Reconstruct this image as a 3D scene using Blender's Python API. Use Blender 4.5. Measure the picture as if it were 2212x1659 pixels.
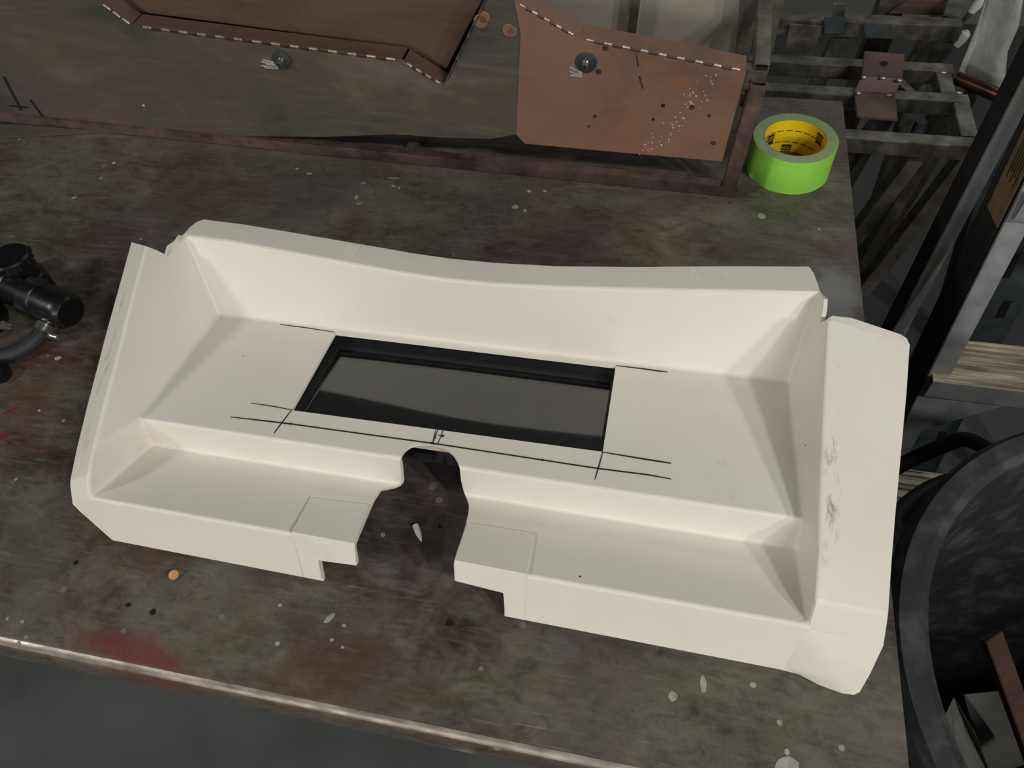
import bpy, bmesh, math, random
from mathutils import Vector, Matrix
random.seed(7)
for o in list(bpy.data.objects): bpy.data.objects.remove(o)
SC = bpy.context.scene
COL = SC.collection

# ------------------------------------------------------------------ camera
T = 0.90                      # height of the table top above the floor
CAMH = 0.65                   # camera above the table top
FPX, IW, IH = 1640.0, 2212.0, 1659.0
def _n(v): return v / v.length
_Y = _n(Vector((1659 - IW/2, -1400 - IH/2, FPX)))
_X = -_n(Vector((-8920 - IW/2, -452 - IH/2, FPX)))
_X = _n(_X - _Y * _X.dot(_Y))
_Z = _X.cross(_Y)
ROT = Matrix((_X, _Y, _Z))    # image-space vector (right, down, forward) -> world
cd = bpy.data.cameras.new('camera'); cam = bpy.data.objects.new('camera', cd); COL.objects.link(cam)
cd.sensor_width = 36.0; cd.lens = FPX * 36.0 / IW; cd.clip_start = 0.02; cd.clip_end = 60
cx, cy, cz = ROT @ Vector((1, 0, 0)), ROT @ Vector((0, -1, 0)), ROT @ Vector((0, 0, -1))
cam.matrix_world = Matrix(((cx.x, cy.x, cz.x, 0), (cx.y, cy.y, cz.y, 0), (cx.z, cy.z, cz.z, T + CAMH), (0, 0, 0, 1)))
SC.camera = cam
CAMP = Vector((0, 0, T + CAMH))

# ------------------------------------------------------------------ view, world
vs = SC.view_settings
vs.view_transform = 'Standard'; vs.look = 'None'; vs.gamma = 1.0; vs.use_curve_mapping = False
vs.exposure = 0.16
w = bpy.data.worlds.new('world'); SC.world = w; w.use_nodes = True
w.node_tree.nodes['Background'].inputs[0].default_value = (0.75, 0.85, 1.0, 1)
w.node_tree.nodes['Background'].inputs[1].default_value = 0.03

# ------------------------------------------------------------------ lights (shop lamps under the ceiling)
def area(name, loc, size, power, color, rot=None, target=None):
    l = bpy.data.lights.new(name, 'AREA'); l.shape = 'RECTANGLE'; l.size, l.size_y = size
    l.energy = power; l.color = color
    o = bpy.data.objects.new(name, l); COL.objects.link(o); o.location = loc
    if target is not None:
        o.rotation_euler = (Vector(target) - Vector(loc)).to_track_quat('-Z', 'Y').to_euler()
    elif rot: o.rotation_euler = rot
    return o
CEIL = 3.25
WARM = (1.0, 0.975, 0.93); COOL = (0.90, 0.97, 1.0)
AIM = (-0.15, 0.40, T + 0.05)
LAMPS = [  # x, y, z of the light, length along y, width, power, colour
    (2.20, -0.90, CEIL - 0.19, 0.24, 0.06, 24, WARM),
    (1.55, -0.90, CEIL - 0.19, 0.24, 0.06, 19, WARM),
    (0.95, -2.80, 2.35, 0.60, 0.60, 30, WARM),
    (-1.15, -2.80, 2.35, 0.60, 0.60, 29, WARM),
    (-2.45, -0.90, CEIL - 0.19, 0.50, 0.40, 33, WARM),
    (1.10, 2.70, CEIL - 0.19, 0.16, 1.20, 5, COOL),  # added to put highlights on the steel behind the table
]
for (lx, ly, lz, ll, lw, lp, lc) in LAMPS:
    area('tube_light', (lx, ly, lz), (lw, ll), lp, lc, target=AIM)

# ------------------------------------------------------------------ pixel helpers (to place things on measured planes)
def ray(px, py): return ROT @ Vector((px - IW/2, py - IH/2, FPX))
def at(px, py, z=0.0):                      # on a horizontal plane z above the table
    r = ray(px, py); t = (z - CAMH) / r.z
    return Vector((r.x * t, r.y * t, T + z))
def atp(px, py, z0, a, y0=0.4, b=0.0):      # on the plane z = z0 + a (y - y0) + b x above the table
    r = ray(px, py); t = (z0 - a * y0 - CAMH) / (r.z - a * r.y - b * r.x)
    return Vector((r.x * t, r.y * t, T + CAMH + r.z * t))
def aty(px, py, y):                         # on the vertical plane at y
    r = ray(px, py); t = y / r.y
    return Vector((r.x * t, y, T + CAMH + r.z * t))
FDIR = Vector((1.055, -0.034, 0)).normalized()   # direction of the steel frame along the table
FNRM = Vector((-FDIR.y, FDIR.x, 0))              # pointing away from the camera
FORG = Vector((0.043, 0.812, T))
def atf(px, py, off=0.0):                   # on the frame's upright front plane, off metres behind it
    r = ray(px, py); o = FORG + FNRM * off
    t = (o - CAMP).dot(FNRM) / r.dot(FNRM)
    return CAMP + r * t

# ------------------------------------------------------------------ materials
MATS = {}
def srgb(r, g, b):
    f = lambda c: (c/255/12.92) if c/255 <= 0.04045 else ((c/255 + 0.055)/1.055)**2.4
    return (f(r), f(g), f(b), 1)
def newmat(name):
    m = bpy.data.materials.new(name); m.use_nodes = True
    nt = m.node_tree; return m, nt, nt.nodes['Principled BSDF']
def noise(nt, vec, scale, detail=6, rough=0.6, dist=0.0):
    n = nt.nodes.new('ShaderNodeTexNoise'); n.inputs['Scale'].default_value = scale
    n.inputs['Detail'].default_value = detail; n.inputs['Roughness'].default_value = rough
    n.inputs['Distortion'].default_value = dist
    if vec is not None: nt.links.new(vec, n.inputs['Vector'])
    return n.outputs['Fac']
def ramp(nt, fac, stops, interp='LINEAR'):
    r = nt.nodes.new('ShaderNodeValToRGB'); e = r.color_ramp.elements; r.color_ramp.interpolation = interp
    while len(e) < len(stops): e.new(0.5)
    for i, (p, c) in enumerate(stops):
        e[i].position = p; e[i].color = c if len(c) == 4 else (*c, 1)
    nt.links.new(fac, r.inputs[0]); return r.outputs['Color']
def mix(nt, fac, a, b, mode='MIX'):
    m = nt.nodes.new('ShaderNodeMix'); m.data_type = 'RGBA'; m.blend_type = mode
    for s, v in ((m.inputs[0], fac), (m.inputs[6], a), (m.inputs[7], b)):
        if isinstance(v, bpy.types.NodeSocket): nt.links.new(v, s)
        else: s.default_value = v
    return m.outputs[2]
def coords(nt, scale=(1, 1, 1), rot=(0, 0, 0), loc=(0, 0, 0)):
    g = nt.nodes.new('ShaderNodeNewGeometry'); mp = nt.nodes.new('ShaderNodeMapping')
    mp.inputs['Scale'].default_value = scale; mp.inputs['Rotation'].default_value = rot; mp.inputs['Location'].default_value = loc
    nt.links.new(g.outputs['Position'], mp.inputs['Vector']); return mp.outputs['Vector']
def bump(nt, bsdf, h, strength=0.2, dist=0.001):
    b = nt.nodes.new('ShaderNodeBump'); b.inputs['Strength'].default_value = strength; b.inputs['Distance'].default_value = dist
    nt.links.new(h, b.inputs['Height']); nt.links.new(b.outputs['Normal'], bsdf.inputs['Normal'])
BW = lambda v: (v, v, v, 1)
def simple(name, c1, c2=None, rough=0.5, metal=0.0, scale=30, spec=0.5, bmp=0.0, stretch=(1, 1, 1), r2=None, lo=0.35, hi=0.65, **kw):
    if name in MATS: return MATS[name]
    m, nt, b = newmat(name)
    b.inputs['Roughness'].default_value = rough; b.inputs['Metallic'].default_value = metal
    b.inputs['Specular IOR Level'].default_value = spec
    v = coords(nt, stretch); n = noise(nt, v, scale)
    if c2 is None: c2 = tuple(x * 0.8 for x in c1[:3]) + (1,)
    nt.links.new(ramp(nt, n, [(lo, c1), (hi, c2)]), b.inputs['Base Color'])
    if r2 is not None: nt.links.new(ramp(nt, noise(nt, v, scale * 1.7), [(0.35, BW(rough)), (0.65, BW(r2))]), b.inputs['Roughness'])
    if bmp: bump(nt, b, n, bmp)
    MATS[name] = m; return m

def mat_table():
    m, nt, b = newmat('stained_steel')
    v = coords(nt, (1, 1.6, 1), (0, 0, -0.35)); v0 = coords(nt)
    c = ramp(nt, noise(nt, v, 5, 9, 0.62, 0.8), [(0.34, srgb(40, 32, 28)), (0.44, srgb(72, 56, 47)), (0.53, srgb(78, 74, 69)), (0.62, srgb(84, 78, 64)), (0.72, srgb(122, 114, 102))])
    # grey-green worn film
    f = ramp(nt, noise(nt, coords(nt, (1, 1.5, 1), (0, 0, 0.3), (3, 1, 0)), 4.2, 8, 0.65, 1.0), [(0.48, BW(0)), (0.62, BW(0.8))])
    c = mix(nt, f, c, srgb(96, 93, 83))
    f = ramp(nt, noise(nt, coords(nt, (1, 1.4, 1), (0, 0, -0.2), (5, 5, 5)), 24, 9, 0.72, 0.5), [(0.46, BW(0)), (0.66, BW(0.65))])
    c = mix(nt, f, c, srgb(112, 106, 96))
    f = ramp(nt, noise(nt, coords(nt, (1, 1.6, 1), (0, 0, 0.5), (8, 3, 5)), 34, 9, 0.75, 0.8), [(0.50, BW(0)), (0.68, BW(0.7))])
    c = mix(nt, f, c, srgb(40, 34, 30))
    # rust-brown patches
    f = ramp(nt, noise(nt, coords(nt, (1, 1, 1), (0, 0, 0), (7, 2, 1)), 6, 7, 0.6), [(0.56, BW(0)), (0.70, BW(0.7))])
    c = mix(nt, f, c, srgb(76, 46, 34))
    # purple-ish tint patches
    f = ramp(nt, noise(nt, coords(nt, (1, 1, 1), (0, 0, 0), (1, 5, 1)), 3.5, 6), [(0.48, BW(0)), (0.66, BW(0.7))])
    c = mix(nt, f, c, srgb(70, 59, 64))
    # brushed dirt
    f = ramp(nt, noise(nt, coords(nt, (1.0, 9, 1), (0, 0, -0.5)), 22, 5, 0.7), [(0.52, BW(0)), (0.78, BW(0.45))])
    c = mix(nt, f, c, srgb(124, 118, 106))
    f = ramp(nt, noise(nt, coords(nt, (1, 1, 1), (0, 0, 0.9), (2, 9, 0)), 60, 6, 0.75), [(0.58, BW(0)), (0.74, BW(0.6))])
    c = mix(nt, f, c, srgb(38, 31, 27))
    # fine pale scratches in two directions
    for rz, of in ((0.35, 3), (-0.9, 11)):
        f = ramp(nt, noise(nt, coords(nt, (2.0, 70, 1), (0, 0, rz), (of, of, 0)), 9, 3, 0.5), [(0.66, BW(0)), (0.73, BW(0.55))])
        f = mix(nt, 1.0, f, ramp(nt, noise(nt, coords(nt, (1, 1, 1), (0, 0, 0), (of, 2, 0)), 11, 3), [(0.5, BW(0)), (0.62, BW(1))]), 'MULTIPLY')
        c = mix(nt, f, c, srgb(150, 144, 132))
    # fine pale flecks of dried paint
    vo = nt.nodes.new('ShaderNodeTexVoronoi'); vo.inputs['Scale'].default_value = 42; nt.links.new(v0, vo.inputs['Vector'])
    sep = nt.nodes.new('ShaderNodeSeparateColor'); nt.links.new(vo.outputs['Color'], sep.inputs[0])
    sz = nt.nodes.new('ShaderNodeMath'); sz.operation = 'MULTIPLY'; sz.inputs[1].default_value = 0.13
    pw = nt.nodes.new('ShaderNodeMath'); pw.operation = 'POWER'; pw.inputs[1].default_value = 3.0
    nt.links.new(sep.outputs[0], pw.inputs[0]); nt.links.new(pw.outputs[0], sz.inputs[0])
    lt = nt.nodes.new('ShaderNodeMath'); lt.operation = 'LESS_THAN'
    nt.links.new(vo.outputs['Distance'], lt.inputs[0]); nt.links.new(sz.outputs[0], lt.inputs[1])
    f2 = nt.nodes.new('ShaderNodeMath'); f2.operation = 'MULTIPLY'; nt.links.new(lt.outputs[0], f2.inputs[0])
    nt.links.new(ramp(nt, noise(nt, v0, 9, 3), [(0.42, BW(0)), (0.6, BW(0.7))]), f2.inputs[1])
    c = mix(nt, f2.outputs[0], c, srgb(172, 170, 160))
    # red overspray near the front edge
    A, B = at(85, 1330), at(520, 1500)
    ang = math.atan2(B.y - A.y, B.x - A.x); mid = (A + B) / 2; L = (B - A).length / 2
    g = nt.nodes.new('ShaderNodeNewGeometry'); mp = nt.nodes.new('ShaderNodeMapping'); mp.vector_type = 'TEXTURE'
    mp.inputs['Location'].default_value = mid; mp.inputs['Rotation'].default_value = (0, 0, ang); mp.inputs['Scale'].default_value = (L, 0.030, 1)
    nt.links.new(g.outputs['Position'], mp.inputs['Vector'])
    ln = nt.nodes.new('ShaderNodeVectorMath'); ln.operation = 'LENGTH'; nt.links.new(mp.outputs['Vector'], ln.inputs[0])
    ad = nt.nodes.new('ShaderNodeMath'); ad.operation = 'MULTIPLY_ADD'; ad.inputs[1].default_value = 0.5
    nt.links.new(noise(nt, v0, 30, 6), ad.inputs[0]); nt.links.new(ln.outputs['Value'], ad.inputs[2])
    f = ramp(nt, ad.outputs[0], [(0.55, BW(0.75)), (1.05 - .06, BW(0.0))])
    c = mix(nt, f, c, srgb(104, 36, 42))
    # grey grinding-dust patch by the right edge
    q = at(1805, 640)
    mp = nt.nodes.new('ShaderNodeMapping'); mp.vector_type = 'TEXTURE'; mp.inputs['Location'].default_value = q; mp.inputs['Scale'].default_value = (0.055, 0.10, 1)
    nt.links.new(g.outputs['Position'], mp.inputs['Vector'])
    ln = nt.nodes.new('ShaderNodeVectorMath'); ln.operation = 'LENGTH'; nt.links.new(mp.outputs['Vector'], ln.inputs[0])
    ad = nt.nodes.new('ShaderNodeMath'); ad.operation = 'MULTIPLY_ADD'; ad.inputs[1].default_value = 0.9
    nt.links.new(noise(nt, v0, 25, 6), ad.inputs[0]); nt.links.new(ln.outputs['Value'], ad.inputs[2])
    c = mix(nt, ramp(nt, ad.outputs[0], [(0.75, BW(0.75)), (1.0, BW(0.0))]), c, srgb(122, 122, 118))
    nt.links.new(c, b.inputs['Base Color'])
    nt.links.new(ramp(nt, noise(nt, v, 14, 7), [(0.3, BW(0.36)), (0.7, BW(0.62))]), b.inputs['Roughness'])
    b.inputs['Metallic'].default_value = 0.0; b.inputs['Specular IOR Level'].default_value = 0.6
    bump(nt, b, noise(nt, v0, 70, 8, 0.7), 0.25, 0.0015)
    return m
def mat_dash():
    m, nt, b = newmat('cream_fibreglass')
    v = coords(nt)
    c = ramp(nt, noise(nt, v, 7, 5), [(0.3, srgb(232, 229, 219)), (0.7, srgb(227, 222, 210))])
    f = ramp(nt, noise(nt, coords(nt, (1, 1, 1), (0, 0, 0), (4, 4, 4)), 18, 8, 0.7), [(0.62, BW(0)), (0.8, BW(0.35))])
    c = mix(nt, f, c, srgb(180, 168, 148))
    vo = nt.nodes.new('ShaderNodeTexVoronoi'); vo.inputs['Scale'].default_value = 40; nt.links.new(v, vo.inputs['Vector'])
    sep = nt.nodes.new('ShaderNodeSeparateColor'); nt.links.new(vo.outputs['Color'], sep.inputs[0])
    pw = nt.nodes.new('ShaderNodeMath'); pw.operation = 'POWER'; pw.inputs[1].default_value = 14.0
    nt.links.new(sep.outputs[0], pw.inputs[0])
    sz = nt.nodes.new('ShaderNodeMath'); sz.operation = 'MULTIPLY'; sz.inputs[1].default_value = 0.055; nt.links.new(pw.outputs[0], sz.inputs[0])
    lt = nt.nodes.new('ShaderNodeMath'); lt.operation = 'LESS_THAN'
    nt.links.new(vo.outputs['Distance'], lt.inputs[0]); nt.links.new(sz.outputs[0], lt.inputs[1])
    c = mix(nt, lt.outputs[0], c, srgb(90, 76, 62))
    g = nt.nodes.new('ShaderNodeNewGeometry')
    for (A, B, wd, col) in ((at(1798, 780, .11), at(1783, 1345, .07), .010, srgb(128, 108, 82)), (at(300, 560, .12), at(163, 1050, .07), .008, srgb(150, 120, 98))):
        mp = nt.nodes.new('ShaderNodeMapping'); mp.vector_type = 'TEXTURE'
        mp.inputs['Location'].default_value = (A + B) / 2; mp.inputs['Rotation'].default_value = (0, 0, math.atan2(B.y - A.y, B.x - A.x)); mp.inputs['Scale'].default_value = ((B - A).length / 2, wd, 5)
        nt.links.new(g.outputs['Position'], mp.inputs['Vector'])
        ln = nt.nodes.new('ShaderNodeVectorMath'); ln.operation = 'LENGTH'; nt.links.new(mp.outputs['Vector'], ln.inputs[0])
        f = mix(nt, 1.0, ramp(nt, ln.outputs['Value'], [(0.3, BW(1)), (1.0, BW(0))]), ramp(nt, noise(nt, coords(nt, (3.0, 1, 1)), 45, 8, 0.75), [(0.52, BW(0)), (0.68, BW(0.8))]), 'MULTIPLY')
        c = mix(nt, f, c, col)
    nt.links.new(c, b.inputs['Base Color'])
    b.inputs['Roughness'].default_value = 0.42; b.inputs['Specular IOR Level'].default_value = 0.4
    bump(nt, b, noise(nt, v, 12, 4), 0.12, 0.003)
    return m
def mat_sheet(name, stops, sc, streak, metal, rough, rust=None):
    m, nt, b = newmat(name)
    v = coords(nt)
    c = ramp(nt, noise(nt, coords(nt, (1, 1, 1.8)), sc, 8, 0.62, 0.6), stops)
    f = ramp(nt, noise(nt, coords(nt, (1.2, 1, 12), (0, 0.15, 0)), 9, 6, 0.7), [(0.52, BW(0)), (0.75, BW(0.4))])
    c = mix(nt, f, c, streak)
    if rust: 
        f = ramp(nt, noise(nt, coords(nt, (0.7, 1, 3), (0, 0, 0), (2, 0, 3)), 7, 7, 0.6, 1.2), [(0.55, BW(0)), (0.68, BW(0.7))])
        c = mix(nt, f, c, rust)
    nt.links.new(c, b.inputs['Base Color'])
    b.inputs['Metallic'].default_value = metal
    nt.links.new(ramp(nt, noise(nt, v, 20, 6), [(0.3, BW(rough)), (0.7, BW(min(1, rough + 0.2)))]), b.inputs['Roughness'])
    bump(nt, b, noise(nt, v, 60, 6), 0.12, 0.001)
    return m
MATS['table'] = mat_table()
MATS['dash'] = mat_dash()
MATS['steel_sheet'] = mat_sheet('dark_mill_steel', [(0.32, srgb(66, 67, 64)), (0.47, srgb(90, 86, 79)), (0.60, srgb(104, 91, 82)), (0.72, srgb(126, 118, 108))], 4.5, srgb(132, 127, 118), 0.3, 0.4)
MATS['brown_sheet'] = mat_sheet('brown_oxide_steel', [(0.28, srgb(98, 78, 66)), (0.45, srgb(128, 97, 80)), (0.6, srgb(138, 104, 86)), (0.75, srgb(128, 106, 92))], 4, srgb(142, 114, 98), 0.1, 0.45, srgb(156, 104, 66))
MATS['inner_sheet'] = mat_sheet('brown_mill_steel', [(0.25, srgb(70, 56, 48)), (0.5, srgb(98, 78, 68)), (0.75, srgb(112, 92, 82))], 4, srgb(128, 108, 98), 0.25, 0.42)
MATS['grey_sheet'] = mat_sheet('grey_mill_steel', [(0.25, srgb(142, 140, 131)), (0.5, srgb(160, 158, 148)), (0.75, srgb(150, 134, 125))], 3, srgb(172, 172, 164), 0.1, 0.4)
M_TUBE = simple('brown_steel_tube', srgb(150, 128, 118), srgb(104, 88, 80), 0.32, 0.8, 25, r2=0.6, bmp=0.1)
M_TUBE2 = simple('raw_steel_tube', srgb(158, 153, 143), srgb(104, 99, 92), 0.32, 0.85, 25, r2=0.55, bmp=0.1)
M_TAB = simple('bright_bend_metal', srgb(214, 194, 182), srgb(150, 128, 116), 0.35, 0.6, 300)
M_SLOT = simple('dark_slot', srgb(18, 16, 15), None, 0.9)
M_WELD = simple('weld_bead', srgb(215, 215, 215), srgb(120, 116, 112), 0.3, 0.7, 250, bmp=0.4)
M_INK = simple('marker_ink', srgb(24, 20, 34), srgb(36, 32, 48), 0.6, 0, 80)
M_BLACK = simple('black_plastic', srgb(13, 13, 15), srgb(20, 20, 22), 0.28, 0, 50, r2=0.4)
M_MATTE = simple('matte_black_plastic', srgb(22, 23, 26), srgb(30, 31, 34), 0.6, 0, 60)
M_RUBBER = simple('hose_rubber', srgb(34, 38, 40), srgb(46, 50, 52), 0.6, 0, 90, bmp=0.1)
M_CHROME = simple('zinc_plated', srgb(200, 198, 190), srgb(160, 158, 150), 0.25, 0.9, 90)
M_WASHER = simple('grey_washer', srgb(96, 104, 106), srgb(76, 84, 86), 0.4, 0.7, 200)
M_BIN = simple('grey_black_rubber', srgb(46, 50, 51), srgb(96, 100, 100), 0.55, 0, 26, lo=0.48, hi=0.85, bmp=0.25)
M_ALU = simple('dull_aluminium', srgb(186, 190, 190), srgb(150, 152, 150), 0.42, 0.55, 20, r2=0.55)
M_ALUDARK = simple('black_anodised_rail', srgb(52, 50, 50), srgb(40, 38, 38), 0.5, 0.2, 20)
M_TREAD = simple('worn_tread', srgb(206, 196, 176), srgb(122, 110, 92), 0.4, 0.55, 30, stretch=(0.4, 4, 4))
M_GREEN = simple('green_tape', srgb(152, 224, 78), srgb(160, 230, 88), 0.5, 0, 60)
M_GREENE = simple('green_tape_edge', srgb(142, 166, 120), srgb(134, 158, 114), 0.7, 0, 120)
M_YEL = simple('yellow_core', srgb(244, 212, 20), srgb(236, 200, 12), 0.55, 0, 30)
M_CARD = simple('core_card', srgb(172, 150, 118), None, 0.8)
M_DARKPRINT = simple('dark_print', srgb(48, 40, 22), None, 0.6)
M_WHITE = simple('white_paint', srgb(214, 216, 212), srgb(186, 188, 184), 0.55, 0, 60)
M_PAINT = simple('dried_paint', srgb(168, 168, 162), srgb(128, 126, 120), 0.6, 0, 90)
M_REDP = simple('red_paint', srgb(120, 30, 44), None, 0.6)
M_ORANGE = simple('orange_plastic', srgb(214, 160, 96), None, 0.5)
M_WOOD = simple('brown_wood', srgb(92, 68, 54), srgb(72, 52, 42), 0.7, 0, 14, stretch=(1, 1, 6))
M_PAPER = simple('grey_card', srgb(112, 110, 106), srgb(92, 90, 88), 0.8, 0, 10)
M_COPPER = simple('copper_pipe', srgb(112, 76, 60), srgb(70, 50, 42), 0.35, 0.8, 20)
M_STICK = simple('brown_label', srgb(132, 112, 78), srgb(108, 92, 62), 0.6, 0, 40)
M_TEAL = simple('blue_grey_steel', srgb(84, 96, 98), srgb(54, 62, 64), 0.45, 0.3, 18, r2=0.6)
M_FLOOR = simple('concrete', srgb(84, 88, 87), srgb(58, 61, 60), 0.55, 0, 3, bmp=0.15, lo=0.3, hi=0.7)
M_WALL = simple('painted_wall', srgb(120, 122, 120), srgb(108, 110, 108), 0.8, 0, 4)
M_CEIL = simple('dark_ceiling', srgb(52, 54, 56), srgb(44, 46, 48), 0.85, 0, 4)
M_LAMPBODY = simple('lamp_body', srgb(220, 220, 216), None, 0.5)

# ------------------------------------------------------------------ mesh helpers
def root_of(o):
    while o.parent: o = o.parent
    return o
def link(name, me, mat, parent=None, smooth=None):
    o = bpy.data.objects.new(name, me); COL.objects.link(o)
    if mat and not me.materials: me.materials.append(mat)
    if parent is not None: o.parent = parent
    if smooth is not None:
        bm = bmesh.new(); bm.from_mesh(me)
        for f in bm.faces: f.smooth = True
        for e in bm.edges:
            if len(e.link_faces) == 2 and e.calc_face_angle(0) > smooth: e.smooth = False
        bm.to_mesh(me); bm.free()
    return o
def obj(name, verts, faces, mat, parent=None, smooth=None):
    """mesh from world-space vertices; a root is a translated Empty, so its position is subtracted"""
    off = root_of(parent).location if parent is not None else Vector((0, 0, 0))
    me = bpy.data.meshes.new(name); me.from_pydata([Vector(v) - off for v in verts], [], faces); me.update()
    bm = bmesh.new(); bm.from_mesh(me); bmesh.ops.recalc_face_normals(bm, faces=bm.faces); bm.to_mesh(me); bm.free()
    return link(name, me, mat, parent, smooth)
def obj_bm(name, bm, mat, parent=None, smooth=None):
    off = root_of(parent).location if parent is not None else Vector((0, 0, 0))
    bmesh.ops.translate(bm, verts=bm.verts, vec=-off)
    me = bpy.data.meshes.new(name); bm.to_mesh(me); bm.free()
    return link(name, me, mat, parent, smooth)
def tag(o, label, cat, group=None, kind=None):
    if label: o['label'] = label
    if cat: o['category'] = cat
    if group: o['group'] = group
    if kind: o['kind'] = kind
    return o
def thing(name, loc, label, cat, group=None):
    o = bpy.data.objects.new(name, None); o.empty_display_size = 0.05; COL.objects.link(o); o.location = loc
    return tag(o, label, cat, group)
def struct(o): o['kind'] = 'structure'; return o
def basis(d, up=Vector((0, 0, 1))):
    d = d.normalized()
    if abs(d.dot(up)) > 0.999: up = Vector((0, 1, 0))
    s = d.cross(up).normalized(); u = s.cross(d).normalized()
    return d, s, u
BOXF = [(0, 1, 2, 3), (4, 7, 6, 5), (0, 4, 5, 1), (1, 5, 6, 2), (2, 6, 7, 3), (3, 7, 4, 0)]
def bevel_obj(o, wdt, seg=2, angle=0.6):
    bm = bmesh.new(); bm.from_mesh(o.data)
    ed = [e for e in bm.edges if len(e.link_faces) == 2 and e.calc_face_angle(0) > angle]
    bmesh.ops.bevel(bm, geom=ed, offset=wdt, segments=seg, affect='EDGES', clamp_overlap=True)
    for f in bm.faces: f.smooth = True
    for e in bm.edges:
        if len(e.link_faces) == 2 and e.calc_face_angle(0) > 0.9: e.smooth = False
    bm.to_mesh(o.data); bm.free(); return o
def bar(name, a, b, w_, h_, mat, parent=None, up=Vector((0, 0, 1)), bev=0.0015):
    """solid rectangular bar from a to b (section centred on the line)"""
    a, b = Vector(a), Vector(b); d, s, u = basis(b - a, up)
    vs_ = [p + s * i * w_ / 2 + u * j * h_ / 2 for p in (a, b) for (i, j) in ((-1, -1), (1, -1), (1, 1), (-1, 1))]
    o = obj(name, vs_, BOXF, mat, parent)
    return bevel_obj(o, bev) if bev else o
def hollow(name, a, b, w_, h_, th, mat, parent=None, up=Vector((0, 0, 1))):
    """square steel tube with open ends"""
    a, b = Vector(a), Vector(b); d, s, u = basis(b - a, up)
    vs_ = []
    for p in (a, b):
        for k in (0, th):
            for (i, j) in ((-1, -1), (1, -1), (1, 1), (-1, 1)):
                vs_.append(p + s * i * (w_ / 2 - k) + u * j * (h_ / 2 - k))
    F = []
    for i in range(4):
        j = (i + 1) % 4
        F += [(i, j, 8 + j, 8 + i), (4 + i, 12 + i, 12 + j, 4 + j), (i, 4 + i, 4 + j, j), (8 + i, 8 + j, 12 + j, 12 + i)]
    o = obj(name, vs_, F, mat, parent)
    return bevel_obj(o, min(0.0022, th * 0.6), 2)
def revolve(name, a, axis, prof, mat, parent=None, n=32, smooth=0.6, close=False):
    """lathe: prof is [(distance along the axis, radius)]"""
    a = Vector(a); d, s, u = basis(Vector(axis)); V, F = [], []
    for (t, r) in prof:
        for k in range(n):
            q = 2 * math.pi * k / n; V.append(a + d * t + (s * math.cos(q) + u * math.sin(q)) * r)
    m = len(prof)
    for i in range(m if close else m - 1):
        for k in range(n):
            k2 = (k + 1) % n; i2 = (i + 1) % m
            F.append((i * n + k, i * n + k2, i2 * n + k2, i2 * n + k))
    if not close:
        F.append(tuple(range(n))[::-1]); F.append(tuple((m - 1) * n + k for k in range(n)))
    return obj(name, V, F, mat, parent, smooth)
def rod(name, a, b, r, mat, parent=None, n=16):
    a, b = Vector(a), Vector(b); return revolve(name, a, b - a, [(0, r), ((b - a).length, r)], mat, parent, n)
def sweep(name, pts, r, mat, parent=None, n=14, sub=6):
    P = []
    pts = [Vector(p) for p in pts]
    for i in range(len(pts) - 1):
        p0 = pts[max(0, i - 1)]; p1 = pts[i]; p2 = pts[i + 1]; p3 = pts[min(len(pts) - 1, i + 2)]
        for k in range(sub):
            t = k / sub
            P.append(0.5 * ((2 * p1) + (p2 - p0) * t + (2 * p0 - 5 * p1 + 4 * p2 - p3) * t * t + (3 * p1 - p0 - 3 * p2 + p3) * t ** 3))
    P.append(pts[-1]); V, F = [], []
    for i, p in enumerate(P):
        d, s, u = basis(P[min(i + 1, len(P) - 1)] - P[max(i - 1, 0)])
        for k in range(n):
            q = 2 * math.pi * k / n; V.append(p + (s * math.cos(q) + u * math.sin(q)) * r)
    for i in range(len(P) - 1):
        for k in range(n): F.append((i * n + k, i * n + (k + 1) % n, (i + 1) * n + (k + 1) % n, (i + 1) * n + k))
    F.append(tuple(range(n))); F.append(tuple((len(P) - 1) * n + k for k in range(n)))
    return obj(name, V, F, mat, parent, 0.8)
def plate(name, poly, nrm, th, mat, parent=None, bev=0.0):
    """flat plate: polygon extruded by th along nrm"""
    nrm = Vector(nrm).normalized(); n = len(poly); poly = [Vector(p) for p in poly]
    V = poly + [p + nrm * th for p in poly]
    F = [tuple(range(n)), tuple(range(2 * n - 1, n - 1, -1))] + [(i, (i + 1) % n, n + (i + 1) % n, n + i) for i in range(n)]
    o = obj(name, V, F, mat, parent)
    if bev: bevel_obj(o, bev)
    return o
def lump(name, c, size, mat, parent=None, seed=0, flat=1.0, rot=0.0):
    """small irregular blob"""
    rn = random.Random(seed); bm = bmesh.new(); bmesh.ops.create_icosphere(bm, subdivisions=2, radius=1)
    for v in bm.verts:
        k = 1 + rn.uniform(-0.15, 0.15); x, y = v.co.x * size[0] * k, v.co.y * size[1] * k
        v.co = Vector((x * math.cos(rot) - y * math.sin(rot), x * math.sin(rot) + y * math.cos(rot), v.co.z * size[2])) + Vector(c)
    return obj_bm(name, bm, mat, parent, 3.0)

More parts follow.
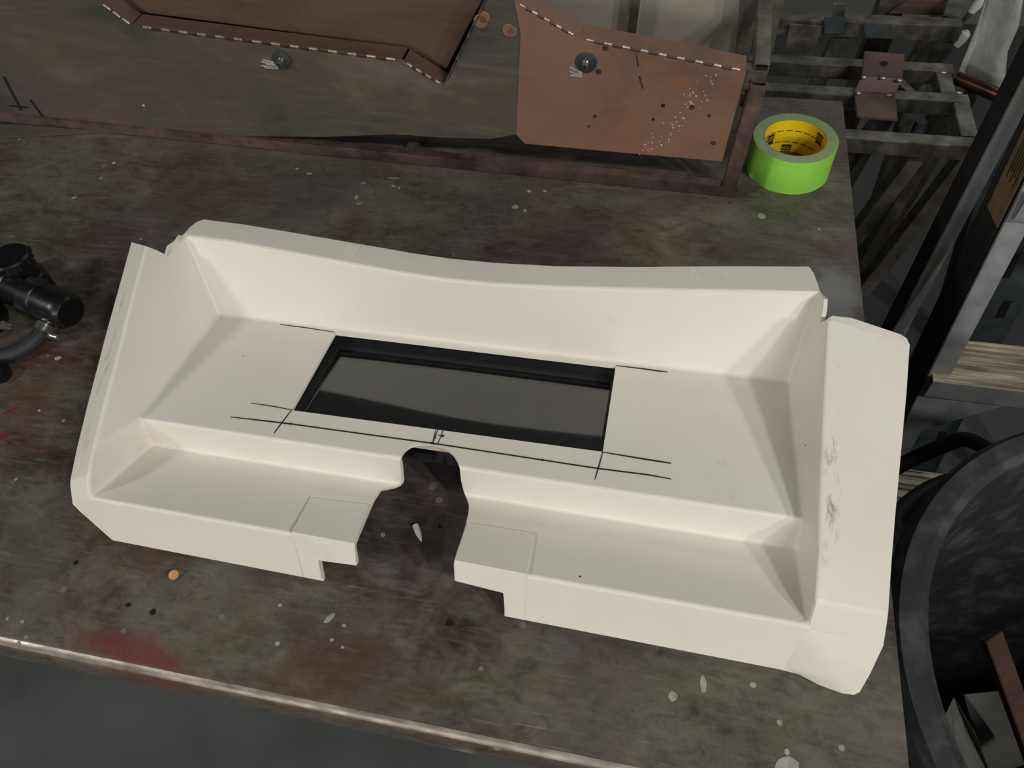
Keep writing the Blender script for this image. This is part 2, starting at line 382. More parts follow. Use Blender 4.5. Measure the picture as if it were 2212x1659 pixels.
# ================================================================== SETTING
def slab(name, x0, x1, y0, y1, z0, z1, mat):
    V = [(x0, y0, z0), (x1, y0, z0), (x1, y1, z0), (x0, y1, z0), (x0, y0, z1), (x1, y0, z1), (x1, y1, z1), (x0, y1, z1)]
    return struct(obj(name, V, BOXF, mat))
RX0, RX1, RY0, RY1 = -4.0, 4.2, -3.2, 3.05
slab('floor', RX0, RX1, RY0, RY1, -0.10, 0.0, M_FLOOR)
slab('ceiling', RX0, RX1, RY0, RY1, CEIL, CEIL + 0.1, M_CEIL)
slab('wall_back', RX0, RX1, RY1, RY1 + 0.1, 0, CEIL, M_WALL)
slab('wall_front', RX0, RX1, RY0 - 0.1, RY0, 0, CEIL, M_WALL)
slab('wall_left', RX0 - 0.1, RX0, RY0, RY1, 0, CEIL, M_WALL)
slab('wall_right', RX1, RX1 + 0.1, RY0, RY1, 0, CEIL, M_WALL)
for i, (lx, ly, lz, ll, lw, lp, lc) in enumerate(LAMPS):
    W2 = max(lw, 0.08) + 0.06
    t = thing('ceiling_lamp', (lx, ly, lz + 0.07), ['white tube lamp under the ceiling, far right', 'white tube lamp under the ceiling, nearer right', 'square white lamp hanging behind the viewer, on the right',
              'square white lamp hanging behind the viewer, on the left', 'wide white lamp under the ceiling on the far left', 'long white lamp added by the back wall for highlights on the steel'][i], 'lamp', 'shop lamps under the ceiling')
    o = obj('lamp_housing', [(lx + a * W2/2, ly + b_ * (ll/2 + 0.04), lz + c) for c in (0.07, 0.19) for (a, b_) in ((-1, -1), (1, -1), (1, 1), (-1, 1))], BOXF, M_LAMPBODY, t)
    bevel_obj(o, 0.01)
    if lz < CEIL - .3: rod('hanging_rod', (lx, ly, lz + .18), (lx, ly, CEIL), .008, M_LAMPBODY, t)

# ================================================================== TABLE
TX0, TX1, TY0, TY1 = -1.45, 0.239, 0.118, 1.044
tb = thing('work_table', ((TX0 + TX1)/2, (TY0 + TY1)/2, 0), 'stained brown steel work table carrying the cream dash panel', 'table')
def profile_top():
    # sheet steel top folded down over a rounded front edge
    R = 0.010; pr = [(TY1, T), (TY0 + R, T)]
    for k in range(1, 7):
        q = math.pi / 2 * k / 6; pr.append((TY0 + R - R * math.sin(q), T - R + R * math.cos(q)))
    pr += [(TY0, T - 0.040), (TY0 + 0.004, T - 0.040), (TY0 + 0.004, T - 0.006), (TY1, T - 0.006)]
    n = len(pr); V = [(x, y, z) for x in (TX0, TX1) for (y, z) in pr]
    F = [tuple(range(n)), tuple(range(2*n - 1, n - 1, -1))] + [(i, (i + 1) % n, n + (i + 1) % n, n + i) for i in range(n)]
    return obj('table_top', V, F, MATS['table'], tb, 0.5)
profile_top()
M_EDGE = simple('worn_highlit_edge', srgb(176, 168, 158), srgb(104, 94, 86), 0.35, 0.6, 55, stretch=(0.4, 1, 1), r2=0.5)
# bare metal line along the folded edge, its highlight put into the pale colour
V, F = [], []
R = 0.0104
for x in (TX0, TX1 - 0.001):
    for k in range(7):
        q = math.radians(12 + 40 * k / 6); V.append((x, TY0 + 0.010 - R * math.sin(q), T - 0.010 + R * math.cos(q)))
    for k in range(6, -1, -1):
        q = math.radians(12 + 40 * k / 6); V.append((x, TY0 + 0.010 - (R - .001) * math.sin(q), T - 0.010 + (R - .001) * math.cos(q)))
n = 14
obj('edge_highlight', V, [tuple(range(n)), tuple(range(2*n-1, n-1, -1))] + [(i, (i+1) % n, n + (i+1) % n, n + i) for i in range(n)], M_EDGE, tb, 0.6)['label'] = 'bare steel line with a painted highlight along the front edge'
for (sx, sy) in ((TX0 + 0.05, TY0 + 0.12), (TX1 - 0.06, TY0 + 0.30), (TX0 + 0.05, TY1 - 0.06), (TX1 - 0.06, TY1 - 0.06)):
    hollow('leg', (sx, sy, 0.0), (sx, sy, T - 0.046), 0.06, 0.06, 0.004, M_TUBE2, tb)
for sy in (TY0 + 0.12, TY1 - 0.06):
    bar('apron_rail', (TX0 + 0.08, sy, T - 0.026), (TX1 - 0.09, sy, T - 0.026), 0.04, 0.038, M_TUBE2, tb)
bar('end_rail', (TX1 - 0.02, TY0 + 0.03, T - 0.023), (TX1 - 0.02, TY1 - 0.02, T - 0.023), 0.03, 0.032, M_TUBE2, tb)

# paint spots and holes on the table (flat dried drops)
def spot(px, py, rx, ry, rot, mat, name='paint_spot', z=0.0):
    rx *= .8; ry *= .8
    c = at(px, py, 0.0); k = 16; rn = random.Random(int(px * 7 + py)); V = []
    for zz, s in ((0.0001, 1.0), (0.0003, 0.93)):
        for i in range(k):
            q = 2 * math.pi * i / k; rr = 1 + (rn.uniform(-0.13, 0.13) if zz < .0005 else 0)
            x, y = rx * s * rr * math.cos(q), ry * s * rr * math.sin(q)
            V.append(c + Vector((x * math.cos(rot) - y * math.sin(rot), x * math.sin(rot) + y * math.cos(rot), zz + z)))
    F = [tuple(range(k)), tuple(range(2*k - 1, k - 1, -1))] + [(i, (i+1) % k, k + (i+1) % k, k + i) for i in range(k)]
    return obj(name, V, F, mat, tb)
for (px, py, rx, ry, rot) in [(1113, 447, .0058, .0048, 0.2), (1134, 455, .0034, .003, 0), (1143, 413, .0038, .0033, 0), (1177, 413, .0034, .003, 0),
        (125, 774, .005, .0038, .5), (104, 768, .0013, .0012, 0), (785, 396, .004, .003, .3), (850, 385, .011, .0016, .1), (775, 440, .0045, .003, .8),
        (850, 402, .005, .0022, -.4), (862, 406, .0025, .0045, .3), (770, 426, .0035, .006, .1), (1645, 467, .006, .007, .4), (1769, 495, .0025, .0025, 0),
        (246, 352, .003, .004, 0), (160, 427, .005, .003, .7), (218, 385, .002, .004, 0), (305, 516, .002, .003, 0), (668, 375, .005, .003, 0),
        (1700, 1655, .012, .008, .4), (1453, 1504, .0045, .005, 0), (1627, 1480, .003, .003, 0), (1684, 1561, .0028, .0028, 0), (1519, 1478, .0035, .009, .1),
        (1818, 1615, .003, .003, 0), (1700, 1624, .0025, .003, 0), (949, 1080, .0045, .0045, 0), (936, 1050, .0055, .0055, 0), (827, 1155, .003, .003, 0),
        (712, 1335, .003, .0075, -.6), (743, 1351, .0022, .002, 0), (48, 1343, .0026, .0022, 0), (16, 1336, .002, .002, 0), (40, 1388, .002, .003, 0),
        (605, 1307, .0022, .002, 0), (1129, 1349, .004, .0036, 0), (717, 1382, .0022, .002, 0), (599, 1390, .0028, .0024, 0), (480, 1333, .0035, .0035, 0),
        (138, 1272, .004, .004, .5), (267, 1363, .0035, .003, 0), (740, 1398, .002, .0016, 0), (35, 1035, .002, .002, 0), (85, 887, .0022, .002, 0)]:
    faint = (px, py) in ((949, 1080), (936, 1050), (138, 1272), (267, 1363), (480, 1333), (1129, 1349))  # the two spots in the column notch carry its shade in their colour
    spot(px, py, rx, ry, rot, simple('faint_shaded_paint', srgb(112, 110, 106), srgb(92, 90, 86), .7) if faint else M_PAINT)
spot(22, 888, .011, .0028, .75, M_REDP); spot(4, 945, .006, .004, .3, M_REDP)
for (px, py, r) in [(971, 1345, .0045), (277, 1307, .003), (330, 1322, .004), (164, 1216, .003), (950, 1137, .0022)]:
    spot(px, py, r, r * 0.95, 0, simple('drill_hole', srgb(12, 11, 11), None, .9), 'bolt_hole')

# ================================================================== DASH PANEL
FA, FZ = -0.15, 0.060                                   # recessed face: z = FZ + FA (y - 0.4)
floorP = lambda px, py, dz=0.0: atp(px, py, FZ + dz, FA)
rimP = lambda px, py, dz=0.0: atp(px, py, 0.06 + dz, 0.25, 0.24)
da = thing('dash_panel', Vector((-0.156, 0.40, T)), 'cream fibreglass dash panel with rectangular cut-out and steering column notch', 'dash panel')
def build_dash():
    V = []; F = []
    def v(p): V.append(Vector(p)); return len(V) - 1
    lerp = lambda a, b, t: a + (b - a) * t
    ridge = [(400,508),(485,519),(590,538),(687,556),(800,577),(870,590),(960,603),(1060,613),(1200,620),(1400,625),(1590,629),(1770,632)]
    edge = [(440,474),(520,484),(600,497),(700,514),(823,535),(890,547),(975,559),(1070,568),(1200,575),(1370,577),(1570,575),(1748,576)]
    N = len(ridge)
    def wall(a, b, c): return a, (b - a).cross(c - a).normalized()
    def hit(px, py, pl):
        r = ray(px, py); return CAMP + r * ((pl[0] - CAMP).dot(pl[1]) / r.dot(pl[1]))
    WL = wall(floorP(475, 680), at(194, 1076, .06), at(316, 532, .137)); WR = wall(floorP(1705, 825), at(1745, 1352, .06), at(1787, 690, .137))
    WL2 = wall(floorP(475, 680), floorP(303, 906), at(316, 532, .137))
    def hitl(px, py): return at(px, py, (hit(px, py, WL).z + hit(px, py, WL2).z) / 2 - T)
    zL, zR = hit(*ridge[0], WL).z - T, hit(*ridge[-1], WR).z - T
    zz = [zL + (zR - zL) * i / (N - 1) for i in range(N)]
    Rr = [v(at(*p, z)) for p, z in zip(ridge, zz)]; Ee = [v(at(*p, z - .005)) for p, z in zip(edge, zz)]
    ts = [(V[r].x - V[Rr[0]].x) / (V[Rr[-1]].x - V[Rr[0]].x) for r in Rr]
    row = lambda a, b: [v(lerp(a, b, t)) for t in ts]
    FB = row(floorP(475, 680), floorP(1705, 825))
    FF = row(floorP(303, 906), floorP(1733, 1122))
    SB = row(at(330, 960, .035), at(1722, 1185, .035))
    FR = row(at(194, 1076, .06), at(1745, 1352, .06))
    LB = row(at(243, 1167, .008), at(1690, 1447, .008))
    for A, B in ((Ee, Rr), (Rr, FB), (FB, FF), (FF, SB), (SB, FR), (FR, LB)):
        for i in range(N - 1): F.append((A[i], A[i+1], B[i+1], B[i]))
    # flange ends
    F.append((Ee[0], Rr[0], v(at(410, 491, zL - .002)), v(at(424, 480, zL - .004))))
    F.append((Ee[-1], v(at(1758, 590, zR - .004)), v(at(1766, 612, zR - .002)), Rr[-1]))
    def outp(px, py, inner, dz): return at(px, py, inner.z - T + dz)
    # left side: rim line, outer line
    li = [v(hitl(*p)) for p in [(316,532),(289,631),(257,754),(224,881),(202,970),(191,1030)]] + [FR[0]]
    lo = [v(outp(px, py, V[k_], dz)) for (px, py, dz), k_ in zip( [(284,523,-.012),(258,618,-.012),(231,715,-.012),(190,872,-.012),(166,970,-.012),(151,1042,-.012),(157,1089,-.016)], li)]
    for i in range(6): F.append((li[i], li[i+1], lo[i+1], lo[i]))
    F.append((FR[0], lo[6], v(at(174, 1106, .038)), LB[0]))
    nl = [v(hitl(*p)) for p in [(340, 541), (363, 553), (370, 542), (380, 522), (390, 512)]]
    F.append(tuple([FB[0], FF[0], SB[0]] + li[::-1] + nl + [Rr[0]]))
    # right side
    ri = [v(hit(*p, WR)) for p in [(1787,690),(1781,800),(1775,930),(1771,1060),(1768,1180),(1760,1300)]] + [FR[-1]]
    ro = [v(outp(px, py, V[k_], dz)) for (px, py, dz), k_ in zip( [(1965,745,-.016),(1958,850,-.016),(1947,970,-.016),(1935,1100,-.016),(1926,1210,-.016),(1918,1330,-.016),(1908,1395,-.018)], ri)]
    for i in range(6): F.append((ri[i], ri[i+1], ro[i+1], ro[i]))
    tp = [v(outp(px, py, V[ri[0]], dz)) for px, py, dz in [(1797,682,-.001),(1840,687,-.005),(1945,722,-.013),(1959,731,-.015)]]
    F.append(tuple([ri[0]] + tp + [ro[0]]))
    co = [v(at(*p)) for p in [(1880,1455,.028),(1857,1495,.010),(1845,1501,.006),(1820,1498,.005),(1770,1480,.006),(1725,1457,.008)]]
    outer = [ro[6]] + co; K = len(outer); prev = FR[-1]; pm = None
    for k in range(K):
        t = (k + 1) / K; nxt = LB[-1] if k == K - 1 else v(lerp(V[FR[-1]], V[LB[-1]], t))
        a_, b_ = V[prev], V[outer[k]]
        m0 = pm if pm is not None else v(lerp(a_, b_, .5))
        if k < K - 1:
            bul = .006 * math.sin(math.pi * t); m1 = v(lerp(V[nxt], V[outer[k+1]], .5) + Vector((.15, -.6, .75)) * bul)
            F.append((prev, nxt, m1, m0)); F.append((m0, m1, outer[k+1], outer[k])); pm = m1
        else:
            F.append((prev, nxt, m0)); F.append((m0, nxt, outer[k]))
        prev = nxt
    nr = [v(hit(*p, WR)) for p in [(1772, 697), (1778, 670), (1780, 645)]]
    F.append(tuple([FB[-1], FF[-1], SB[-1]] + ri[::-1] + nr + [Rr[-1]]))
    off = da.location
    me = bpy.data.meshes.new('dash_shell'); me.from_pydata([p - off for p in V], [], F); me.update()
    bm = bmesh.new(); bm.from_mesh(me)
    bmesh.ops.recalc_face_normals(bm, faces=bm.faces)
    if sum(f.normal.z * f.calc_area() for f in bm.faces) < 0: bmesh.ops.reverse_faces(bm, faces=bm.faces)
    bmesh.ops.triangulate(bm, faces=[f for f in bm.faces if len(f.verts) > 4])
    bm.to_mesh(me); bm.free()
    o = bpy.data.objects.new('shell', me); COL.objects.link(o)
    m = o.modifiers.new('b', 'BEVEL'); m.width = 0.0035; m.segments = 3; m.limit_method = 'ANGLE'; m.angle_limit = math.radians(18); m.use_clamp_overlap = False
    m = o.modifiers.new('s', 'SOLIDIFY'); m.thickness = 0.0035; m.offset = -1
    # ---- cutters
    def cutter(poly, n_, lo_, hi_):
        n = len(poly); Vc = [p - off + n_ * lo_ for p in poly] + [p - off + n_ * hi_ for p in poly]
        mc = bpy.data.meshes.new('c'); mc.from_pydata(Vc, [], [tuple(range(n)), tuple(range(2*n-1, n-1, -1))] + [(i, (i+1) % n, n + (i+1) % n, n + i) for i in range(n)])
        b2 = bmesh.new(); b2.from_mesh(mc); bmesh.ops.recalc_face_normals(b2, faces=b2.faces); bmesh.ops.triangulate(b2, faces=b2.faces); b2.to_mesh(mc); b2.free()
        c = bpy.data.objects.new('c', mc); COL.objects.link(c); return c
    Zv = Vector((0, 0, 1))
    wn = Vector((0, -FA, 1)).normalized()
    win = cutter(WIN, wn, -0.02, 0.02)
    PLow = wall(V[SB[0]], V[SB[-1]], V[FR[0]]); PLip = wall(V[FR[0]], V[FR[-1]], V[LB[5]])
    lowP = lambda px, py: hit(px, py, PLow)
    lipP = lambda px, py: hit(px, py, PLip)
    arch = [floorP(*p) for p in [(866,988),(869,980),(876,971),(886,964),(900,960),(918,958),(936,959),(953,964),(968,972),(980,983),(988,996),(993,1010)]]
    right = [lowP(*p) for p in [(1001,1062),(1009,1078),(1013,1092),(1012,1108),(1006,1132),(998,1160),(988,1188),(983,1206)]]
    left = [lowP(*p) for p in [(768,1172),(774,1156),(788,1124),(798,1100),(808,1078),(822,1057)]] + [Vector((arch[0].x - .0085, .3135, T)), Vector((arch[0].x - .0045, .3165, T)), Vector((arch[0].x - .0018, .3200, T)), Vector((arch[0].x - .0004, .3235, T))]
    lr, ll = lipP(983, 1230), lipP(772, 1200)
    poly = arch + right + [Vector((lr.x, 0.20, T)), Vector((ll.x, 0.20, T))] + left
    poly = [Vector((p.x, p.y, T)) for p in poly]
    notch = cutter(poly, Zv, -0.05, 0.12)
    A = lipP(690, 1206); B = lipP(772, 1218); A2 = lipP(697, 1247)
    e1 = cutter([Vector((A.x, .19, A.z)), Vector((B.x + .04, .19, B.z)), Vector((B.x + .04, .19, T - .03)), Vector((A2.x, .19, T - .03))], Vector((0, 1, 0)), 0, 0.058)
    A = lipP(985, 1250); B = lipP(1088, 1277); B2 = lipP(1094, 1321)
    e2 = cutter([Vector((A.x - .03, .19, A.z)), Vector((B.x, .19, B.z)), Vector((B2.x, .19, T - .03)), Vector((A.x - .03, .19, T - .03))], Vector((0, 1, 0)), 0, 0.058)
    cs = [win, notch, e1, e2]
    for c in cs:
        m = o.modifiers.new('x', 'BOOLEAN'); m.object = c; m.operation = 'DIFFERENCE'; m.solver = 'EXACT'
    dg = bpy.context.evaluated_depsgraph_get(); dg.update()
    fin = bpy.data.meshes.new_from_object(o.evaluated_get(dg))
    bpy.data.objects.remove(o)
    for c in cs: bpy.data.objects.remove(c)
    fin.materials.clear()
    sh = link('shell', fin, MATS['dash'], da, 0.6); wm = sh.modifiers.new('wn', 'WEIGHTED_NORMAL'); wm.keep_sharp = True; wm.weight = 90
    return floorP, lowP, lipP, zL, zR
WIN = [floorP(*p) for p in [(724, 719), (1330, 791), (1302, 976), (630, 886)]]
floorP, lowP, lipP, ZL, ZR = build_dash()

# raised pads beside the notch (moulded into the panel)
def pad(low, lip, nm='moulded_pad'):
    n1 = Vector((0, .325, 1)).normalized(); n2 = Vector((0, -3.2, 1)).normalized()
    a = [lowP(*p) for p in low]; b = [lipP(*p) for p in lip]
    H = 0.0024
    bm = bmesh.new()
    # shared ridge edge between first two points of each polygon
    ru = (a[0] + b[0]) / 2, (a[1] + b[1]) / 2; nm_ = (n1 + n2).normalized()
    top = {}
    def mk(p, n_, k): 
        return bm.verts.new(p + n_ * k)
    r0t, r1t = mk(ru[0], nm_, H), mk(ru[1], nm_, H)
    at_, bt_ = [mk(p, n1, H) for p in a[2:]], [mk(p, n2, H) for p in b[2:]]
    r0b, r1b = mk(ru[0], nm_, -.002), mk(ru[1], nm_, -.002)
    ab_, bb_ = [mk(p, n1, -.001) for p in a[2:]], [mk(p, n2, -.001) for p in b[2:]]
    bm.faces.new([r0t, r1t] + at_); bm.faces.new([r1t, r0t] + bt_)
    rim_t = [r1t] + at_ + [r0t] + bt_; rim_b = [r1b] + ab_ + [r0b] + bb_
    rim_t = [r1t] + at_ + [r0t]; rim_b = [r1b] + ab_ + [r0b]
    for i in range(len(rim_t) - 1): bm.faces.new([rim_t[i], rim_b[i], rim_b[i+1], rim_t[i+1]])
    rim_t = [r0t] + bt_ + [r1t]; rim_b = [r0b] + bb_ + [r1b]
    for i in range(len(rim_t) - 1): bm.faces.new([rim_t[i], rim_b[i], rim_b[i+1], rim_t[i+1]])
    bmesh.ops.recalc_face_normals(bm, faces=bm.faces)
    ed = [e for e in bm.edges if len(e.link_faces) == 2 and e.calc_face_angle(0) > 0.4]
    bmesh.ops.triangulate(bm, faces=[f for f in bm.faces if len(f.verts) > 4])
    return obj_bm(nm, bm, MATS['dash'], da, 0.6)
pad([(632,1148),(768,1172),(774,1156),(788,1124),(794,1108),(798,1094),(672,1078)], [(632,1149),(767,1175),(660,1242),(697,1247),(690,1206),(772,1217)])
pad([(983,1209),(1138,1238),(1152,1155),(1010,1132)], [(983,1210),(1138,1240),(985,1250),(1088,1276),(1095,1320),(1133,1327)])

# marker pen lines on the recessed face
def ink(pts, wd=0.0011, dz=0.0004, nm='marker_line'):
    P = [floorP(*p) for p in pts]; n_ = Vector((0, -FA, 1)).normalized()
    V, F = [], []
    for i, p in enumerate(P):
        d = (P[min(i+1, len(P)-1)] - P[max(i-1, 0)]).normalized(); s = d.cross(n_) * wd / 2 * (0.55 if i in (0, len(P)-1) and len(P) > 2 else 1)
        V += [p - s + n_ * dz, p + s + n_ * dz, p + s - n_ * .0006, p - s - n_ * .0006]
    for i in range(len(P) - 1):
        for a, b in ((0, 1), (1, 2), (2, 3), (3, 0)): F.append((4*i + a, 4*i + b, 4*i + 4 + b, 4*i + 4 + a))
    F += [(0, 1, 2, 3), tuple(4 * (len(P) - 1) + k for k in (3, 2, 1, 0))]
    return obj(nm, V, F, M_INK, da)
ink([(605, 701), (660, 708), (724, 718)]); ink([(1331, 790), (1390, 797), (1425, 802), (1442, 804)], .0016)
ink([(543, 871), (590, 878), (632, 886)]); ink([(498, 901), (560, 908), (628, 916), (780, 937), (935, 958), (1100, 983), (1290, 1012), (1400, 1026), (1450, 1035)], .0014)
ink([(1302, 977), (1380, 990), (1430, 998), (1450, 1001)], .0016); ink([(630, 886), (610, 912), (592, 936)], .0012); ink([(1302, 976), (1293, 1010), (1285, 1036)], .0012)
ink([(942, 926), (938, 942), (934, 957)], .0006); ink([(958, 927), (953, 942), (946, 958)], .0008); ink([(947, 926), (941, 940), (937, 955)], .0007); ink([(945, 940), (951, 941), (955, 941)], .0007)
for p in [(628, 916), (934, 957), (1172, 994), (939, 946), (957, 942)]:
    c = floorP(*p); n_ = Vector((0, -FA, 1)).normalized()
    revolve('marker_dot', c - n_ * .0004, n_, [(0, .0013), (.0009, .0012)], M_INK, da, 10)
# pencil box outlines and filler patches on the back flange
M_FILL = simple('filler_patch', srgb(226, 218, 208), srgb(214, 206, 194), .6)
def flange_patch(pts, nm='filler_patch'):
    cy_ = sum(p[1] for p in pts) / 4; z_ = ZL + (ZR - ZL) * (pts[0][0] - 400) / 1370 - .0024
    P = [at(px, py, z_ - (cy_ - py) * .00008) for px, py in pts]
    return plate(nm, P, (0, 0.2, 1), .0006, MATS['dash'], da, .0002)
flange_patch([(498,495),(538,499),(524,524),(486,520)]); flange_patch([(748,527),(778,531),(764,557),(737,552)])
flange_patch([(1220,580),(1256,581),(1254,608),(1216,607)]); flange_patch([(1487,580),(1534,581),(1530,622),(1484,618)])

# ================================================================== DISPLAY UNDER THE CUT-OUT
DA = -0.225
dn = Vector((0, -DA, 1)).normalized(); de = Vector((0, 1, DA)).normalized()
wc = sum(WIN, Vector()) / 4
wx, wy = 0.298 / 2, 0.116 / 2
dl = lambda x, y, z: wc + Vector((1, 0, 0)) * x + de * y + dn * (z - .0045)
ds = thing('display_screen', (wc.x, wc.y, T), 'black glossy display screen behind the dash panel cut-out', 'display')
def dbox(nm, x0, x1, y0, y1, z0, z1, mat, bev=.0008):
    o = obj(nm, [dl(x, y, z) for z in (z0, z1) for (x, y) in ((x0, y0), (x1, y0), (x1, y1), (x0, y1))], BOXF, mat, ds); 
    return bevel_obj(o, bev) if bev else o
dbox('housing', -wx - .012, wx + .012, -wy - .010, wy + .012, -.034, -.013, M_MATTE)
m, nt, b = newmat('dark_glass')
b.inputs['Base Color'].default_value = srgb(16, 17, 19); b.inputs['Roughness'].default_value = 0.09; b.inputs['IOR'].default_value = 1.95
f = ramp(nt, noise(nt, coords(nt, (1, 2.2, 1), (0, 0, .4)), 26, 8, .75, 1.0), [(0.56, srgb(20, 21, 23)), (0.68, srgb(38, 39, 40)), (0.85, srgb(96, 96, 94))]); nt.links.new(f, b.inputs['Base Color'])
nt.links.new(ramp(nt, noise(nt, coords(nt, (1, 3, 1), (0, 0, .4)), 40, 8, .75), [(0.5, BW(.06)), (0.9, BW(.14))]), b.inputs['Roughness'])
M_GLASS = m
# slightly bowed glass
V, F = [], []
for j in range(9):
    for i in range(25):
        x = -wx + .002 + (2 * wx - .004) * i / 24; y = -wy - .004 + (2 * wy + .002) * j / 8
        V.append(dl(x, y, -.0095 + .0006 * (1 - (x / wx) ** 2)))
for j in range(8):
    for i in range(24): F.append((j*25 + i, j*25 + i + 1, j*25 + i + 26, j*25 + i + 25))
nb = len(V); V += [dl(x, y, -.0125) for (x, y) in ((-wx + .002, -wy - .004), (wx - .002, -wy - .004), (wx - .002, wy - .002), (-wx + .002, wy - .002))]
F.append((nb, nb + 1, nb + 2, nb + 3))
obj('glass', V, F, M_GLASS, ds, 3.0)
for (x0, x1, y0, y1) in ((-wx - .012, wx + .012, wy - .006, wy + .012), (-wx - .012, wx + .012, -wy - .010, -wy - .004), (-wx - .012, -wx + .004, -wy - .004, wy - .006), (wx - .003, wx + .012, -wy - .004, wy - .006)):
    dbox('bezel', x0, x1, y0, y1, -.013, -.0045, M_MATTE, .001)
# lower front of the housing seen through the column notch
fy = -wy - .0103
for k in range(4):
    dbox('vent_slot', .012 + k * .010 - .010, .015 + k * .010 - .010, fy - .0005, fy + .002, -.032, -.022, M_SLOT, 0)
dbox('connector', -.030, -.004, fy - .006, fy, -.024, -.015, M_BLACK)
dbox('label_strip', -.032, .035, fy - .004, fy - .0005, -.012, -.0055, simple('cream_label', srgb(196, 184, 172), None, .7), .0003)

# ================================================================== TAPE ROLL
tc = at(1719, 297, .048); tc.z = T
tp = thing('tape_roll', tc, 'roll of bright green masking tape with a yellow core on the table corner', 'tape')
RO, RI, TH = .0525, .0400, .048
def ring(nm, r0, r1, z0, z1, mat, par, n=96):
    return revolve(nm, tc, (0, 0, 1), [(z0, r0), (z0, r1), (z1, r1), (z1, r0)], mat, par, n, .6, True)
ring('tape_winding', RI, RO, .0, TH - .0004, M_GREEN, tp)
ring('tape_edge', RI + .0002, RO - .0004, TH - .0004, TH, M_GREENE, tp)['label'] = 'grey-green wound edge'
core = ring('core', RI - .0018, RI - .0002, .0, TH - .0006, M_YEL, tp)
ring('core_rim', RI - .0018, RI, TH - .0008, TH + .0002, M_CARD, tp)
RC = RI - .0018
def on_core(px, py):
    """angle and height where the view ray meets the inside of the core"""
    r = ray(px, py); ox, oy = CAMP.x - tc.x, CAMP.y - tc.y
    A = r.x**2 + r.y**2; B = 2 * (ox * r.x + oy * r.y); C = ox*ox + oy*oy - RC*RC
    t = (-B + math.sqrt(max(0, B*B - 4*A*C))) / (2*A); p = CAMP + r * t
    return math.atan2(p.y - tc.y, p.x - tc.x), p.z - T
def cyl(q, z, dr=.0002): return tc + Vector((math.cos(q) * (RC - dr), math.sin(q) * (RC - dr), z))
def core_box(q0, q1, z0, z1, mat, nm, dr=.0002):
    k = max(2, int(abs(q1 - q0) / .06) + 2); V, F = [], []
    for i in range(k):
        q = q0 + (q1 - q0) * i / (k - 1); V += [cyl(q, z0, dr), cyl(q, z1, dr), cyl(q, z1, -.0003), cyl(q, z0, -.0003)]
    for i in range(k - 1):
        for a, b in ((0, 1), (1, 2), (2, 3), (3, 0)): F.append((4*i+a, 4*i+b, 4*i+4+b, 4*i+4+a))
    F += [(0, 1, 2, 3), tuple(4*(k-1) + x for x in (3, 2, 1, 0))]
    return obj(nm, V, F, mat, core)
def core_text(s, q, z, size, mat):
    cu = bpy.data.curves.new('txt', 'FONT'); cu.body = s; cu.size = size; cu.align_x = 'CENTER'; cu.align_y = 'CENTER'; cu.resolution_u = 3
    to = bpy.data.objects.new('txt', cu); COL.objects.link(to)
    dg = bpy.context.evaluated_depsgraph_get(); dg.update()
    me = bpy.data.meshes.new_from_object(to.evaluated_get(dg)); bpy.data.objects.remove(to)
    for vv in me.vertices:
        x, y = vv.co.x, vv.co.y; vv.co = cyl(q - x / RC, z + y, .0005) - tc
    me.materials.clear(); return link('printed_word', me, mat, core)
def label_block(px, py, wq=.34):
    q, z = on_core(px, py); core_box(q - wq/2, q + wq/2, z - .0045, z + .0045, M_DARKPRINT, 'printed_block')
    core_text('Scotch', q, z, .0068, M_YEL); core_box(q - wq/2, q + wq/2, z - .0105, z - .0055, M_DARKPRINT, 'printed_block')
label_block(1664, 298); label_block(1772, 297); label_block(1698, 318)
for (py, pxs) in ((282, (1668, 1682, 1700, 1720, 1738)), (306, (1686, 1704, 1722, 1742, 1756))):
    q, z = on_core(1700, py)
    for k in range(-3, 4): 
        qq = math.pi * .53 + k * .30
        core_box(qq - .12, qq + .12, z - .0006, z + .0006, M_DARKPRINT, 'printed_line')

# ================================================================== RUSTY SHEET-METAL FRAME ON THE TABLE
fr = thing('sheet_metal_frame', FORG + FDIR * -0.45 + FNRM * .01, 'large brown steel tube frame with riveted sheet metal panels standing on the table', 'metal frame')
TS = .0155
fpt = lambda s, off, z: FORG + FDIR * s + FNRM * off + Vector((0, 0, z))
rc = atf(1588, 426, 0); sR = (rc - FORG).dot(FDIR)
hollow('bottom_rail', fpt(-1.35, TS/2, TS/2 + .0005), fpt(sR, TS/2, TS/2 + .0005), TS, TS, .0018, M_TUBE, fr)
topc = atf(1640, 176, TS/2); sT = (topc - FORG).dot(FDIR)
hollow('upright', fpt(sR - .010, TS/2, TS), topc, TS * 1.15, TS, .0018, M_TUBE, fr, up=FNRM)
hollow('upper_rail', topc + FNRM * .008 + Vector((0, 0, .008)), topc + FNRM * .36 + Vector((0, 0, .008)) + FDIR * -.004, TS * 1.1, TS * 1.1, .0018, M_TUBE2, fr)
hollow('corner_stub', fpt(sT - .05, TS/2 + .012, topc.z - T + .002), fpt(sT + .008, TS/2 + .012, topc.z - T + .002), .016, .016, .0018, M_TUBE2, fr)
hollow('cross_rail', at(880, 348, .010) + Vector((0, .012, 0)), at(880, 348, .010) + Vector((0, .21, 0)), .014, .014, .0015, M_TUBE, fr)
hollow('back_rail', fpt(-1.35, .215, TS/2 + .0005), fpt(sR, .215, TS/2 + .0005), TS, TS, .0018, M_TUBE, fr)
q = aty(1612, 70, .99); hollow('back_upright', (q.x, q.y, T + .001), (q.x, q.y, T + .34), .018, .018, .0018, M_TUBE2, fr, up=Vector((0, 1, 0)))
